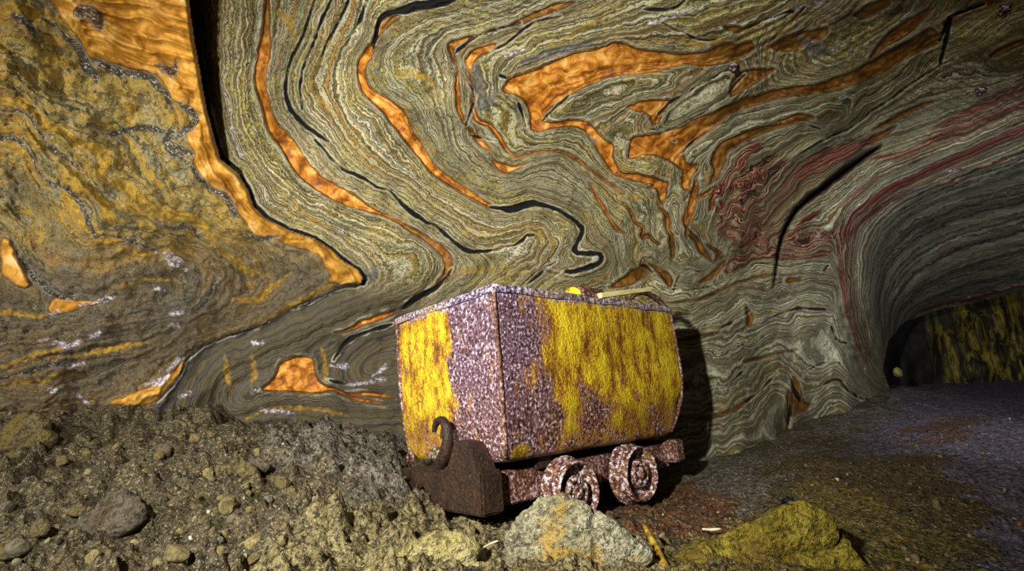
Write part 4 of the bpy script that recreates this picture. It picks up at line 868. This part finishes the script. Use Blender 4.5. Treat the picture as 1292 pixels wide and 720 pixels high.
# the crusted rocks in the foreground
px_rock('salt_boulder', MR_pale, [(630, 672), (648, 642), (668, 624), (692, 614), (708, 618), (724, 636), (748, 650), (778, 660), (816, 682), (842, 712), (850, 770), (700, 800), (632, 770)], 1.86, .3, 'pale pointed salt boulder in front of the front wheel', 21, rough=.10, sub=6)
px_rock('flat_rock', MR_flat, [(446, 726), (500, 692), (545, 668), (575, 662), (598, 668), (614, 694), (620, 760), (540, 800), (450, 780)], 1.84, .3, 'sandy olive rock in front of the dark bumper', 22, rough=.11, sub=6)
px_rock('olive_rock', MR_olive, [(834, 722), (858, 694), (905, 674), (950, 662), (988, 642), (1012, 626), (1040, 644), (1070, 680), (1094, 730), (1000, 800), (850, 800)], 1.9, .35, 'yellow olive crusted rock ridge at the bottom right of centre', 23, rough=.11, sub=6)
px_rock('stone', MR_grey, [(1118, 506), (1124, 498), (1136, 500), (1138, 510), (1128, 518), (1117, 515)], 5.6, .12, 'pale grey stone at the mouth of the side passage', 24, sub=4)
px_rock('stone', MR_dark, [(984, 630), (994, 625), (1008, 627), (1012, 632), (1000, 637), (986, 636)], 2.62, .06, 'small glossy black stone with blue glints behind the olive rock', 25, sub=4)
px_rock('stone', MR_yell, [(1126, 465), (1132, 461), (1138, 467), (1134, 474), (1127, 472)], 6.6, .2, 'small pale yellow lump on the corner of the dark side passage', 26, sub=3)
px_rock('stone', MR_yell, [(1060, 702), (1068, 700), (1072, 707), (1064, 711)], 1.9, .03, 'tiny bright yellow pebble on the dirt right of the olive rock', 27, sub=3)
px_rock('stone', MR_pale, [(998, 716), (1012, 712), (1022, 718), (1016, 730), (1000, 730)], 1.8, .04, 'white flecked stone at the bottom edge below the olive rock', 28, sub=3)

def pebble_mat(name, a, b_):
    s = NT(name); P = s.coord(); n = s.noise(P, 3, 4, .65)
    return s.done(s.ramp(n, [(.35, a), (.6, b_)]), .85, s.bump(s.noise(P, 8, 4, .7), .8, .006), .3)
MP = [pebble_mat('brown pebble', C(74, 64, 42), C(120, 106, 68)), pebble_mat('olive pebble', C(86, 78, 48), C(140, 128, 84)), pebble_mat('grey pebble', C(70, 66, 58), C(112, 104, 86))]
protos = []
for k in range(5):
    b = bmesh.new(); bmesh.ops.create_icosphere(b, subdivisions=3, radius=1)
    for v in b.verts: v.co = Vector((v.co.x * (1.2 - .1 * k), v.co.y * .9, v.co.z * (.6 + .06 * k)))
    for _ in range(7):        # knap flat faces off the lump
        n = Vector(rng.normal(0, 1, 3)).normalized(); h = float(rng.uniform(.5, .75))
        for v in b.verts:
            d = v.co.dot(n) - h
            if d > 0: v.co -= n * d * .92
    noisy(b, 2.2, .16, 30 + k)
    me = bpy.data.meshes.new('pebble'); b.to_mesh(me); b.free(); me.materials.append(MP[k % 3]); protos.append(me)
placed = []
while len(placed) < 46:
    px0 = float(rng.uniform(5, 370)); py0 = float(rng.uniform(545, 712))
    Pg, zg = ground_at(px0, py0); sz = float(rng.uniform(.012, .034)) * (1 if len(placed) > 8 else 1.5)
    if any((Pg[0] - q[0]) ** 2 + (Pg[1] - q[1]) ** 2 < .006 for q in placed) or (60 < px0 < 200 and 600 < py0 < 690) or (px0 < 100 and py0 < 625): continue
    placed.append((Pg[0], Pg[1]))
    o = bpy.data.objects.new('pebble', protos[len(placed) % 5]); COL.objects.link(o)
    o.location = (Pg[0], Pg[1], Pg[2] + sz * .25); o.scale = (sz, sz, sz); o.rotation_euler = (float(rng.uniform(-.4, .4)), float(rng.uniform(-.4, .4)), float(rng.uniform(0, 6.28)))
    tag(o, 'small rough stone lying loose in the rubble left of the wagon', 'pebble', 'small loose stones in the rubble left of the wagon')

# loose gravel, too much to count
def gravel():
    base = bmesh.new(); bmesh.ops.create_icosphere(base, subdivisions=1, radius=1)
    bv = np.array([v.co[:] for v in base.verts]); bf = np.array([[v.index for v in f.verts] for f in base.faces]); base.free()
    N = 15000; vs = []; fs = []; tn = []
    t = np.radians(rng.uniform(-54, 54, N)); r = 1.35 * (6.5 / 1.35) ** rng.power(1.0, N); gxw = r * np.sin(t); gyw = r * np.cos(t)
    px_, py_, zz_ = project(np.stack([gxw, gyw, ground(gxw, gyw)], -1))
    keep = (rng.random(N) < np.where(px_ < 420, .7, np.where(px_ < 900, .35, .35)))
    keep &= (zz_ < bilin(depth_g, px_, np.minimum(py_, 700)) - .12) & (py_ < 800) & (px_ > -120) & (px_ < 1400)
    gz = ground(gxw, gyw)
    for i in np.nonzero(keep)[0]:
        sz = .0035 + .015 * rng.random() ** 5
        m = rng.normal(0, .22, bv.shape) + bv
        m = m * rng.uniform(.5, 1.15, 3) * sz
        a = rng.uniform(0, 6.28); ca, sa = math.cos(a), math.sin(a)
        m = np.stack([m[:, 0] * ca - m[:, 1] * sa, m[:, 0] * sa + m[:, 1] * ca, m[:, 2]], -1)
        fs.append(bf + len(vs) * len(bv)); vs.append(m + [gxw[i], gyw[i], gz[i] + sz * .25]); tn.append(np.full(len(bv), rng.random()))
    s = NT('gravel chips'); tone = s.attr('tone')
    c = s.ramp(tone, [(0, C(46, 40, 28)), (.35, C(84, 74, 48)), (.6, C(104, 94, 60)), (.78, C(74, 70, 64)), (.93, C(130, 120, 86)), (.98, C(180, 174, 150)), (.997, C(140, 64, 36))])
    m = s.done(c, .8, s.bump(s.noise(s.coord(), 120, 2, .7), .6, .004), .3)
    o = mesh_from('gravel', np.concatenate(vs), np.concatenate(fs), m, {'tone': np.concatenate(tn)}, smooth=False)
    tag(o, 'loose brown gravel scattered over the mine floor', 'gravel', kind='stuff')
gravel()

# =================================================================== THE MINE WAGON
d2 = np.array([0.74096706, 0.67154137, 0]); d1 = np.array([-0.67154137, 0.74096706, 0])
CORNER = np.array([-0.09366, 2.48945, 0.0]); GZ0 = .17; OX, OY = .75, .48
root = bpy.data.objects.new('mine_wagon', None); COL.objects.link(root)
rl = CORNER + d2 * OX + d1 * OY
root.location = (rl[0], rl[1], GZ0); root.rotation_euler = (0, 0, math.atan2(d2[1], d2[0]))
tag(root, 'rusty yellow painted mine wagon standing on the rubble before the banded wall', 'mine wagon')
def W(x, y, z): return (x - OX, y - OY, z - GZ0)

def salt_rust(name, kind):
    s = NT(name); P = s.coord(); x, y, z = s.sep(P)
    crys = s.noise(P, 62, 2, .65); crys2 = s.noise(P, 105, 2, .7); mid = s.noise(P, 9, 4, .6)
    st = s.noise(s.mapping(P, (11, 11, 3.6)), 1.0, 6, .7); st2 = s.noise(s.mapping(P, (11, 11, 5)), 1.0, 6, .8)
    blot = s.noise(P, 4.6, 4, .6)
    purple = s.ramp(crys, [(.36, C(40, 24, 26)), (.46, C(92, 62, 72)), (.55, C(116, 90, 108)), (.61, C(150, 130, 152)), (.66, C(214, 204, 220))])
    brown = s.ramp(crys, [(.36, C(34, 18, 10)), (.47, C(92, 56, 22)), (.56, C(128, 84, 34)), (.66, C(190, 168, 150))])
    if kind == 'tub':
        xs = s.add(x, OX); ys = s.add(y, OY); zs = s.add(z, GZ0)
        onside = s.ss(ys, .07, .05)                      # the long face towards the camera
        b_end = s.ss(s.add(ys, s.mul(s.add(st, -.5), .16)), .36, .44)
        hi = s.ss(s.add(zs, s.mul(s.add(blot, -.5), .6)), .52, 1.0)
        b_side = s.mul(s.ss(xs, .12, .5), s.add(s.mul(hi, .70), .33))
        bias = s.add(s.mul(onside, b_side), s.mul(s.math('SUBTRACT', 1.0, onside), s.mul(b_end, s.ss(zs, .55, 1.0, .5, .88))))
        pm = s.add(s.add(s.mul(s.add(st, -.5), 2.4), s.mul(s.add(blot, -.5), 2.2)), s.add(s.mul(s.add(crys, -.5), 1.6), s.mul(s.add(bias, -.52), 1.15)))
        yel = s.ramp(s.add(s.mul(st2, .72), s.mul(crys2, .28)), [(.38, C(84, 50, 12)), (.45, C(150, 104, 20)), (.50, C(194, 156, 24)), (.56, C(222, 196, 32)), (.66, C(236, 214, 62))])
        yel = s.mix(s.mul(s.ss(s.add(zs, s.mul(s.add(mid, -.5), .4)), .85, .6), .6), yel, s.ramp(crys2, [(.4, C(66, 42, 14)), (.6, C(130, 100, 24))]))
        orange = s.ramp(st2, [(.35, C(96, 54, 16)), (.5, C(160, 104, 24)), (.65, C(196, 150, 40))])
        lowm = s.ss(s.add(zs, s.mul(s.add(mid, -.5), .5)), 1.0, .6)
        rst = s.mix(s.mul(s.mul(lowm, s.ss(xs, .05, .5, .45, 1.0)), .85), purple, brown)
        rst = s.mix(s.mul(s.ss(s.add(st, s.mul(s.add(bias, -.4), .25)), .52, .62), .75), rst, orange)
        rst = s.mix(s.mul(s.ss(s.noise(s.mapping(P, loc=(4, 4, 4)), 7, 3, .6), .56, .66), .5), rst, purple)
        spot = s.math('SQRT', s.add(s.math('POWER', s.add(xs, -.13), 2.0), s.math('POWER', s.mul(s.add(zs, -.54), 1.6), 2.0)))
        pm = s.add(pm, s.mul(s.mul(s.ss(s.add(spot, s.mul(s.add(crys, -.5), .05)), .075, .045), onside), 1.6))
        rst = s.mix(s.mul(s.ss(pm, -.55, -.08), .8), rst, s.mix(s.ss(crys, .5, .62), orange, purple))
        col = s.mix(s.ss(pm, .0, .22), rst, yel)
        rimw = s.mul(s.ss(s.add(zs, s.mul(s.add(mid, -.5), .08)), 1.285, 1.325), .8)
        col = s.mix(rimw, col, s.ramp(crys, [(.36, C(50, 40, 60)), (.48, C(110, 96, 130)), (.58, C(190, 182, 204)), (.68, C(236, 232, 238))]))
    elif kind == 'wheel':
        col = s.ramp(s.noise(P, 46, 3, .7), [(.38, C(44, 20, 14)), (.46, C(104, 56, 34)), (.53, C(130, 92, 84)), (.57, C(196, 186, 192)), (.66, C(236, 232, 236))])
        col = s.mix(s.mul(s.ss(mid, .52, .64), .7), col, C(132, 96, 26))
    elif kind == 'dark':
        col = s.ramp(s.add(s.mul(crys, .6), s.mul(mid, .4)), [(.36, C(14, 8, 5)), (.48, C(36, 22, 10)), (.58, C(56, 34, 15)), (.7, C(76, 54, 36))])
    elif kind == 'lump':
        col = s.ramp(crys, [(.36, C(44, 32, 22)), (.48, C(96, 80, 50)), (.56, C(130, 112, 90)), (.66, C(186, 176, 164))])
    else:
        col = s.ramp(s.add(s.mul(crys, .7), s.mul(mid, .3)), [(.36, C(30, 16, 12)), (.46, C(84, 50, 30)), (.54, C(118, 76, 60)), (.62, C(176, 160, 166))])
    h = s.add(crys, s.mul(crys2, .6))
    return s.done(col, .62, s.bump(h, 1.0, .009 if kind != 'dark' else .006), .45)
M_tub = salt_rust('salt crusted rusty yellow paint', 'tub'); M_wheel = salt_rust('salt crusted wheel iron', 'wheel')
M_dark = salt_rust('dark brown rust', 'dark'); M_rust = salt_rust('speckled rust', 'plain'); M_lump = salt_rust('crusted grey rust', 'lump')

# tub: rings of (z, x0, x1, y0, y1)
RING = [(1.345, 0.0, 1.585, 0.0, .965), (1.1, .0, 1.60, -.004, .955), (.88, .004, 1.605, -.006, .945), (.74, .01, 1.575, .0, .93), (.62, .02, 1.51, .012, .91), (.53, .03, 1.44, .03, .885), (.505, .05, 1.41, .06, .87)]
def ring_at(z):
    zs = [r[0] for r in RING][::-1]
    return [float(np.interp(z, zs, [r[k] for r in RING][::-1])) for k in (1, 2, 3, 4)]
def loop_pts(z, off=0.0, rad=.022, n=46, m=28):
    x0, x1, y0, y1 = ring_at(z); x0 += off; x1 -= off; y0 += off; y1 -= off
    P = []
    def arc(cx_, cy_, a0):
        for k in range(5):
            a = a0 + k / 5 * math.pi / 2; P.append((cx_ + rad * math.cos(a), cy_ + rad * math.sin(a)))
    def seg(a, b, k):
        for i in range(k): t = i / k; P.append((a[0] + (b[0] - a[0]) * t, a[1] + (b[1] - a[1]) * t))
    arc(x0 + rad, y0 + rad, math.pi); seg((x0 + rad, y0), (x1 - rad, y0), n)
    arc(x1 - rad, y0 + rad, -math.pi / 2); seg((x1, y0 + rad), (x1, y1 - rad), m)
    arc(x1 - rad, y1 - rad, 0); seg((x1 - rad, y1), (x0 + rad, y1), n)
    arc(x0 + rad, y1 - rad, math.pi / 2); seg((x0, y1 - rad), (x0, y0 + rad), m)
    return P
def tub():
    bm = bmesh.new(); loops = []
    zs = list(np.linspace(.505, 1.345, 44))
    for z in zs:
        P = np.array(loop_pts(z)); c = np.array([.78, .48])
        n = (P - c); n /= np.linalg.norm(n, axis=1)[:, None]
        Q = np.stack([P[:, 0], P[:, 1], np.full(len(P), z)], -1)
        d = (fbm3(Q + 10, 3.0, 3, 201) - .5) * .03 + (fbm3(Q + 10, 16, 2, 202) - .5) * .008
        # dent low on the far end, dents along the top edge
        d = d - .03 * np.exp(-((Q[:, 0] - 1.56) / .07) ** 2 - ((z - .70) / .07) ** 2)
        P = P + n * d[:, None]
        top = (fbm2(P[:, 0] * 5 + 3, P[:, 1] * 5, 2, 203) - .5) * .022 * float(sstep(1.25, 1.345, z))
        loops.append([bm.verts.new(W(p[0], p[1], z + t)) for p, t in zip(P, top)])
    for z in zs[::-2]:
        P = loop_pts(max(z, .53), .014)
        loops.append([bm.verts.new(W(p[0], p[1], max(z, .53) - (.0 if z < 1.3 else .002))) for p in P])
    for a, b in zip(loops[:-1], loops[1:]):
        for i in range(len(a)):
            j = (i + 1) % len(a); bm.faces.new((a[i], a[j], b[j], b[i]))
    bm.faces.new(loops[0][::-1]); bm.faces.new(loops[-1])
    return obj_bm('tub', bm, M_tub, root)
tub()

def box_bm(bm, x0, x1, y0, y1, z0, z1, bev=.006, cuts=0, jit=0):
    b = bmesh.new(); bmesh.ops.create_cube(b, size=1)
    for v in b.verts: v.co = Vector(W(x0 + (v.co.x + .5) * (x1 - x0), y0 + (v.co.y + .5) * (y1 - y0), z0 + (v.co.z + .5) * (z1 - z0)))
    if bev: bmesh.ops.bevel(b, geom=b.edges[:], offset=bev, segments=2, affect='EDGES')
    if cuts: bmesh.ops.subdivide_edges(b, edges=b.edges[:], cuts=cuts, use_grid_fill=True)
    me = bpy.data.meshes.new('t'); b.to_mesh(me); b.free(); bm.from_mesh(me); bpy.data.meshes.remove(me)
    return bm
def prism_bm(profile, a0, a1, axis='x', bev=.006):
    """profile: points in the plane across the axis, extruded from a0 to a1"""
    bm = bmesh.new()
    mk = {'x': lambda a, p: W(a, p[0], p[1]), 'y': lambda a, p: W(p[0], a, p[1])}[axis]
    A_ = [bm.verts.new(mk(a0, p)) for p in profile]; B_ = [bm.verts.new(mk(a1, p)) for p in profile]
    bm.faces.new(A_); bm.faces.new(B_[::-1])
    for i in range(len(profile)): j = (i + 1) % len(profile); bm.faces.new((A_[i], B_[i], B_[j], A_[j]))
    bmesh.ops.recalc_face_normals(bm, faces=bm.faces)
    if bev: bmesh.ops.bevel(bm, geom=bm.edges[:], offset=bev, segments=2, affect='EDGES')
    return bm
def tube_bm(path, radii, n=12, bm=None, closed=False):
    bm = bm or bmesh.new(); rings = []
    P = [Vector(p) for p in path]; up = None
    for i, p in enumerate(P):
        t = (P[min(i + 1, len(P) - 1)] - P[max(i - 1, 0)]).normalized()
        if up is None: up = t.orthogonal().normalized()
        up = (up - t * up.dot(t)).normalized(); s_ = t.cross(up)
        r = radii[i] if hasattr(radii, '__len__') else radii
        rings.append([bm.verts.new(p + (up * math.cos(2 * math.pi * k / n) + s_ * math.sin(2 * math.pi * k / n)) * r) for k in range(n)])
    for a, b in zip(rings[:-1], rings[1:]):
        for k in range(n): bm.faces.new((a[k], a[(k + 1) % n], b[(k + 1) % n], b[k]))
    bm.faces.new(rings[0][::-1]); bm.faces.new(rings[-1]); return bm
def lathe_bm(profile, centre, n=56):
    """profile of (radius, y) turned about the wheel's axle, which runs across the wagon"""
    bm = bmesh.new(); rings = []
    for (r, y) in profile:
        rings.append([bm.verts.new(W(centre[0] + r * math.cos(2 * math.pi * k / n), y, centre[2] + r * math.sin(2 * math.pi * k / n))) for k in range(n)])
    for a, b in zip(rings[:-1], rings[1:]):
        for k in range(n): bm.faces.new((a[k], a[(k + 1) % n], b[(k + 1) % n], b[k]))
    bm.faces.new(rings[0]); bm.faces.new(rings[-1][::-1])
    return bm

# rim and corner irons
bm = bmesh.new(); lo = []
zt = [(1.312, -.004), (1.312, -.012), (1.350, -.012), (1.350, .004)]
for z, off in zt: lo.append([bm.verts.new(W(p[0], p[1], z + (fbm2(np.array(p[0] * 5 + 3), np.array(p[1] * 5), 2, 203) - .5) * .02)) for p in loop_pts(min(z, 1.345), off)])
for a, b in zip(lo, lo[1:] + lo[:1]):
    for i in range(len(a)): j = (i + 1) % len(a); bm.faces.new((a[i], a[j], b[j], b[i]))
obj_bm('rim', bm, M_tub, root)
for cxn, cyn in ((0, 0), (0, 1), (1, 0), (1, 1)):
    path = []
    for z in np.linspace(.53, 1.32, 24):
        x0, x1, y0, y1 = ring_at(z); path.append(W((x1 - .004) if cxn else (x0 + .004), (y1 - .004) if cyn else (y0 + .004), z))
    b = tube_bm(path, .012, 8); noisy(b, 30, .003, 7); o = obj_bm('corner_iron', b, M_rust, root)
# front bumper beam with its notch
prof = [(.075, .285), (.55, .285), (.55, .36), (.575, .39), (.61, .39), (.635, .36), (.635, .30), (.80, .30), (.80, .472), (.075, .478)]
b = prism_bm(prof, -.085, .045, 'x', .010); bmesh.ops.triangulate(b, faces=b.faces[:]); bmesh.ops.subdivide_edges(b, edges=[e for e in b.edges if e.calc_length() > .05], cuts=3); noisy(b, 14, .005, 3)
obj_bm('bumper', b, M_dark, root, smooth=False)
b = prism_bm([(.12, .47), (.42, .47), (.36, .50), (.295, .615), (.18, .605), (.14, .55)], -.07, .045, 'x', .005); bmesh.ops.triangulate(b, faces=b.faces[:]); bmesh.ops.subdivide_edges(b, edges=[e for e in b.edges if e.calc_length() > .05], cuts=3); noisy(b, 14, .003, 13)
obj_bm('buffer_block', b, M_dark, root, smooth=False)
# coupling hook
hp = [(-.04, .48, .46), (-.055, .45, .50), (-.065, .39, .54), (-.07, .35, .60), (-.07, .345, .66), (-.07, .37, .71), (-.07, .415, .722), (-.07, .455, .70), (-.07, .47, .66)]
hq = chaikin(hp, 2)
b = tube_bm([W(*p) for p in hq], list(np.interp(np.linspace(0, 1, len(hq)), [0, .3, .6, 1], [.036, .034, .024, .012])), 12); noisy(b, 40, .004, 5)
obj_bm('coupling_hook', b, M_dark, root)
b = bmesh.new(); bmesh.ops.create_icosphere(b, subdivisions=4, radius=.042, matrix=Matrix.Translation(W(-.03, .50, .545))); noisy(b, 22, .02, 6); obj_bm('salt_crust', b, M_lump, root)
b = tube_bm([W(-.02, .80 + .03 * math.cos(k * math.pi / 8), .50 + .05 * math.sin(k * math.pi / 8)) for k in range(9)], .009, 8)
obj_bm('shackle', b, M_rust, root)
# chassis
for y0 in (.13, .80):
    b = bmesh.new(); box_bm(b, .02, 1.52, y0, y0 + .06, .30, .455, .008, 2); noisy(b, 9, .004, 8); obj_bm('sill_beam', b, M_rust, root, smooth=False)
b = bmesh.new(); box_bm(b, 1.47, 1.56, .03, .93, .335, .475, .01, 2); noisy(b, 9, .006, 9); obj_bm('end_beam', b, M_rust, root, smooth=False)
for xx in (.35, 1.1):
    b = bmesh.new(); box_bm(b, xx - .05, xx + .05, .10, .89, .44, .52, .006); obj_bm('bolster', b, M_dark, root, smooth=False)
def wheel(cx0, cz, side, tilt=0):
    prof = [(.0, -.012), (.030, -.012), (.034, -.004), (.034, .002), (.046, .006), (.056, .006), (.064, -.004), (.076, -.004), (.084, .010), (.088, .046), (.138, .052), (.150, .040), (.153, -.010), (.160, -.013), (.165, -.006), (.166, .055), (.168, .070), (.190, .078), (.193, .092), (.186, .102), (.13, .100), (.12, .055), (.05, .05), (.05, .12), (.0, .12)]
    prof = [(r * .92, y) for r, y in prof]
    if side: prof = [(r, .93 - y) for r, y in prof]
    b = lathe_bm(prof, (cx0, 0, cz), 72); noisy(b, 26, .0035, 11 + int(cx0 * 10)); w_ = obj_bm('wheel', b, M_wheel, root)
    if not side:
        for k in range(6):
            a = k * math.pi / 3 + .3; b = bmesh.new()
            bmesh.ops.create_icosphere(b, subdivisions=2, radius=.0095, matrix=Matrix.Translation(W(cx0 + .048 * math.cos(a), .004, cz + .048 * math.sin(a))))
            obj_bm('hub_bolt', b, M_wheel, w_)
    return w_
WX = (.475, 1.02)
for xx in WX:
    WZ = .312 if xx < .6 else .33
    wheel(xx, WZ, 0); wheel(xx, WZ, 1)
    b = tube_bm([W(xx, .03, WZ), W(xx, .90, WZ)], .026, 16); obj_bm('axle', b, M_rust, root)
    for yy in (.115, .785):
        b = bmesh.new(); box_bm(b, xx - .07, xx + .07, yy, yy + .09, .29, .43, .012, 2); noisy(b, 14, .006, 12); obj_bm('axle_box', b, M_rust, root, smooth=False)
# arched lug with yellow plate just inside the near rim
LX, LY = .80, .05
s = NT('bright yellow paint'); s.done(s.ramp(s.noise(s.coord(), 40, 3, .7), [(.34, C(120, 90, 14)), (.45, C(222, 196, 30)), (.6, C(246, 228, 60))]), .6, s.bump(s.noise(s.coord(), 60, 3, .6), .6, .006)); M_yel = s.m
b = tube_bm([W(x_, .085, 1.352) for x_ in np.linspace(.685, .90, 9)], .080, 28); noisy(b, 24, .004, 3)
lug = obj_bm('rim_barrel', b, M_rust, root)
b = tube_bm([W(.672, .085, 1.352), W(.69, .085, 1.352)], .069, 28)
o = obj_bm('end_cap', b, M_yel, lug); o['label'] = 'bright yellow round end'
b = bmesh.new(); rows = []
for k in range(25):
    tt = k / 24; x_ = 1.12 + .42 * tt; z_ = 1.352 + .078 * math.sin(math.pi * min(1, tt * 1.05)) ** .7
    rows.append([b.verts.new(W(x_, yy, z_ + dz)) for yy, dz in ((-.006, -.012), (-.010, .008), (.03, .004), (.03, -.012))])
for r0, r1 in zip(rows[:-1], rows[1:]):
    for k in range(4): b.faces.new((r0[k], r0[(k + 1) % 4], r1[(k + 1) % 4], r1[k]))
b.faces.new(rows[0]); b.faces.new(rows[-1][::-1]); noisy(b, 20, .004, 4); obj_bm('bent_flange', b, M_rust, root)

# thin pale slat lying on the wagon's rim
s = NT('pale weathered wood'); P = s.coord()
s.done(s.ramp(s.noise(s.mapping(P, (4, 60, 60)), 2, 3, .6), [(.3, C(190, 176, 90)), (.5, C(232, 224, 150)), (.7, C(250, 246, 200))]), .7, s.bump(s.noise(s.mapping(P, (4, 60, 60)), 3, 3, .6), .4, .002)); M_slat = s.m
def world_of(x, y, z): return Vector(CORNER + d2 * x + d1 * y) + Vector((0, 0, z))
def slat():
    a = Vector(world_of(.82, -.0, 1.364)); c = Vector(world_of(1.37, .01, 1.458))
    dirn = (c - a); L = dirn.length; dirn.normalize(); sd = dirn.cross(Vector((0, 0, 1))).normalized(); upv = sd.cross(dirn)
    b = bmesh.new(); bmesh.ops.create_cube(b, size=1)
    for v in b.verts: v.co = Vector((v.co.x * L, v.co.y * .04, v.co.z * .03))
    bmesh.ops.bevel(b, geom=b.edges[:], offset=.002, segments=1, affect='EDGES'); bmesh.ops.subdivide_edges(b, edges=[e for e in b.edges if e.calc_length() > .2], cuts=8)
    noisy(b, 8, .002, 15)
    o = obj_bm('wooden_plank', b, M_slat, smooth=False); M = Matrix((dirn, sd, upv)).transposed().to_4x4(); M.translation = (a + c) / 2; o.matrix_world = M
    tag(o, 'thin pale yellow wooden slat lying on the rim of the wagon', 'wood slat')
slat()

# sticks and splinters on the ground
def stick(name, mat, pts, radii, label, cat, seed=1):
    W3 = [Vector(unproj(*p)) for p in pts]; c = sum(W3, Vector()) / len(W3)
    b = tube_bm([p - c for p in chaikin([tuple(p) for p in W3], 2)][:] if 0 else [Vector(p) - c for p in chaikin([tuple(p) for p in W3], 2)], list(np.interp(np.linspace(0, 1, len(chaikin([tuple(p) for p in W3], 2))), np.linspace(0, 1, len(radii)), radii)), 10)
    noisy(b, 60, .0018, seed); o = obj_bm(name, b, mat, loc=c); tag(o, label, cat); return o
s = NT('yellow brown stick'); P = s.coord(); s.done(s.ramp(s.noise(P, 30, 4, .6), [(.35, C(80, 52, 16)), (.5, C(156, 122, 34)), (.65, C(200, 172, 70))]), .7, s.bump(s.noise(P, 90, 3, .6), .6, .004)); M_stick = s.m
s = NT('bleached splinter'); P = s.coord(); s.done(s.ramp(s.noise(P, 30, 3, .6), [(.35, C(170, 160, 120)), (.6, C(226, 220, 190))]), .7); M_bone = s.m
stick('wooden_stick', M_stick, [(812, 661, 2.12), (822, 680, 2.0), (834, 702, 1.86), (846, 730, 1.72)], [.006, .012, .014, .016], 'yellow brown stick poking up at the bottom between the rocks', 'stick')
stick('splinter', M_bone, [(757, 695, 1.93), (772, 703, 1.89), (793, 709, 1.86)], [.003, .004, .003], 'thin bleached splinter on the right flank of the pale boulder', 'splinter', 2)
stick('splinter', M_bone, [(886, 667, 2.28), (897, 668, 2.27), (909, 667, 2.27)], [.004, .006, .004], 'short white splinter above the olive rock ridge', 'splinter', 3)
stick('splinter', M_bone, [(604, 694, 1.84), (618, 686, 1.9), (628, 682, 1.92)], [.003, .004, .003], 'bleached splinter in the gap between the two foreground rocks', 'splinter', 4)

# rusted bolt heads in the roof
s = NT('salted bolt iron'); P = s.coord(); s.done(s.ramp(s.noise(P, 60, 3, .7), [(.4, C(24, 12, 14)), (.5, C(64, 36, 40)), (.58, C(120, 96, 108)), (.66, C(210, 200, 210))]), .6, s.bump(s.noise(P, 60, 3, .7), 1, .006)); M_bolt = s.m
def rock_bolt(px, py, label, rad):
    i = int(np.argmin(np.abs(ax - px))); j = int(np.argmin(np.abs(ay - py)))
    nb = V.reshape(ny, nx, 3); c = Vector(nb[j, i]); t1 = Vector(nb[j, i + 6] - nb[j, i - 6]); t2 = Vector(nb[j + 6, i] - nb[j - 6, i]); n = t1.cross(t2).normalized()
    if n.dot(Vector(EYE) - c) < 0: n = -n
    M = Matrix((n.orthogonal().normalized(), n.cross(n.orthogonal()).normalized(), n)).transposed().to_4x4(); M.translation = c
    e = bpy.data.objects.new('rock_bolt', None); COL.objects.link(e); e.matrix_world = M; tag(e, label, 'bolt', None)
    b = bmesh.new(); bmesh.ops.create_cone(b, segments=8, radius1=rad * 1.5, radius2=rad * 1.2, depth=rad * .5, cap_ends=True); bmesh.ops.subdivide_edges(b, edges=b.edges[:], cuts=2, use_grid_fill=True); noisy(b, 20, rad * .12, 4); obj_bm('plate', b, M_bolt, e)
    b = bmesh.new(); bmesh.ops.create_cone(b, segments=6, radius1=rad * .75, radius2=rad * .62, depth=rad * 1.7, cap_ends=True, matrix=Matrix.Translation((0, 0, rad * .8))); bmesh.ops.subdivide_edges(b, edges=b.edges[:], cuts=2, use_grid_fill=True); noisy(b, 30, rad * .12, 5); obj_bm('nut', b, M_bolt, e)
rock_bolt(925, 84, 'rusty purple bolt head at the tip of a grey tongue in the orange bands', .028)
rock_bolt(1268, 10, 'pale crusted bolt head in the top right corner of the roof', .024)
rock_bolt(1238, 114, 'dark bolt head beside the maroon stripes on the right of the roof', .024)

# =================================================================== LIGHT
def lamp(kind, loc, target, power, col, size=.2, angle=100, blend=.6):
    L = bpy.data.lights.new('lamp_light', kind); L.energy = power; L.color = col
    if kind == 'SPOT': L.spot_size = math.radians(angle); L.spot_blend = blend; L.shadow_soft_size = size
    elif kind == 'POINT': L.shadow_soft_size = size
    else: L.size = size
    o = bpy.data.objects.new('lamp_light', L); COL.objects.link(o); o.location = loc
    d = Vector(target) - Vector(loc); o.rotation_euler = d.to_track_quat('-Z', 'Y').to_euler(); o['kind'] = 'helper'
    return o
#@@LIGHTS
lamp('SPOT', (-.95, -.2, 1.6), (-.2, 3.6, 1.5), 780, (1, .96, .86), .05, 104, .9)
lamp('SPOT', (-3.25, .75, 1.65), (-2.3, 3.3, 1.1), 230, (1, .93, .80), .04, 130, .8)
lamp('SPOT', (2.2, 1.6, 1.0), (6.0, 7.5, 1.9), 290, (.93, .92, 1), .1, 72, .9)  # added spot that brightens the dark side passage; no known source there
w = bpy.data.worlds.new('mine dark'); scene.world = w; w.use_nodes = True
w.node_tree.nodes['Background'].inputs[0].default_value = (.55, .6, .8, 1); w.node_tree.nodes['Background'].inputs[1].default_value = .02

cam = bpy.data.cameras.new('camera'); co = bpy.data.objects.new('camera', cam); COL.objects.link(co)
cam.sensor_fit = 'HORIZONTAL'; cam.sensor_width = 36; cam.lens = F / 1292 * 36; cam.clip_start = .05
M = Matrix([list(r) for r in R]).to_4x4(); M.translation = Vector(EYE); co.matrix_world = M
scene.camera = co
vs_ = scene.view_settings; vs_.view_transform = 'Standard'; vs_.look = 'None'; vs_.gamma = 1; vs_.exposure = 0.3; vs_.use_curve_mapping = False
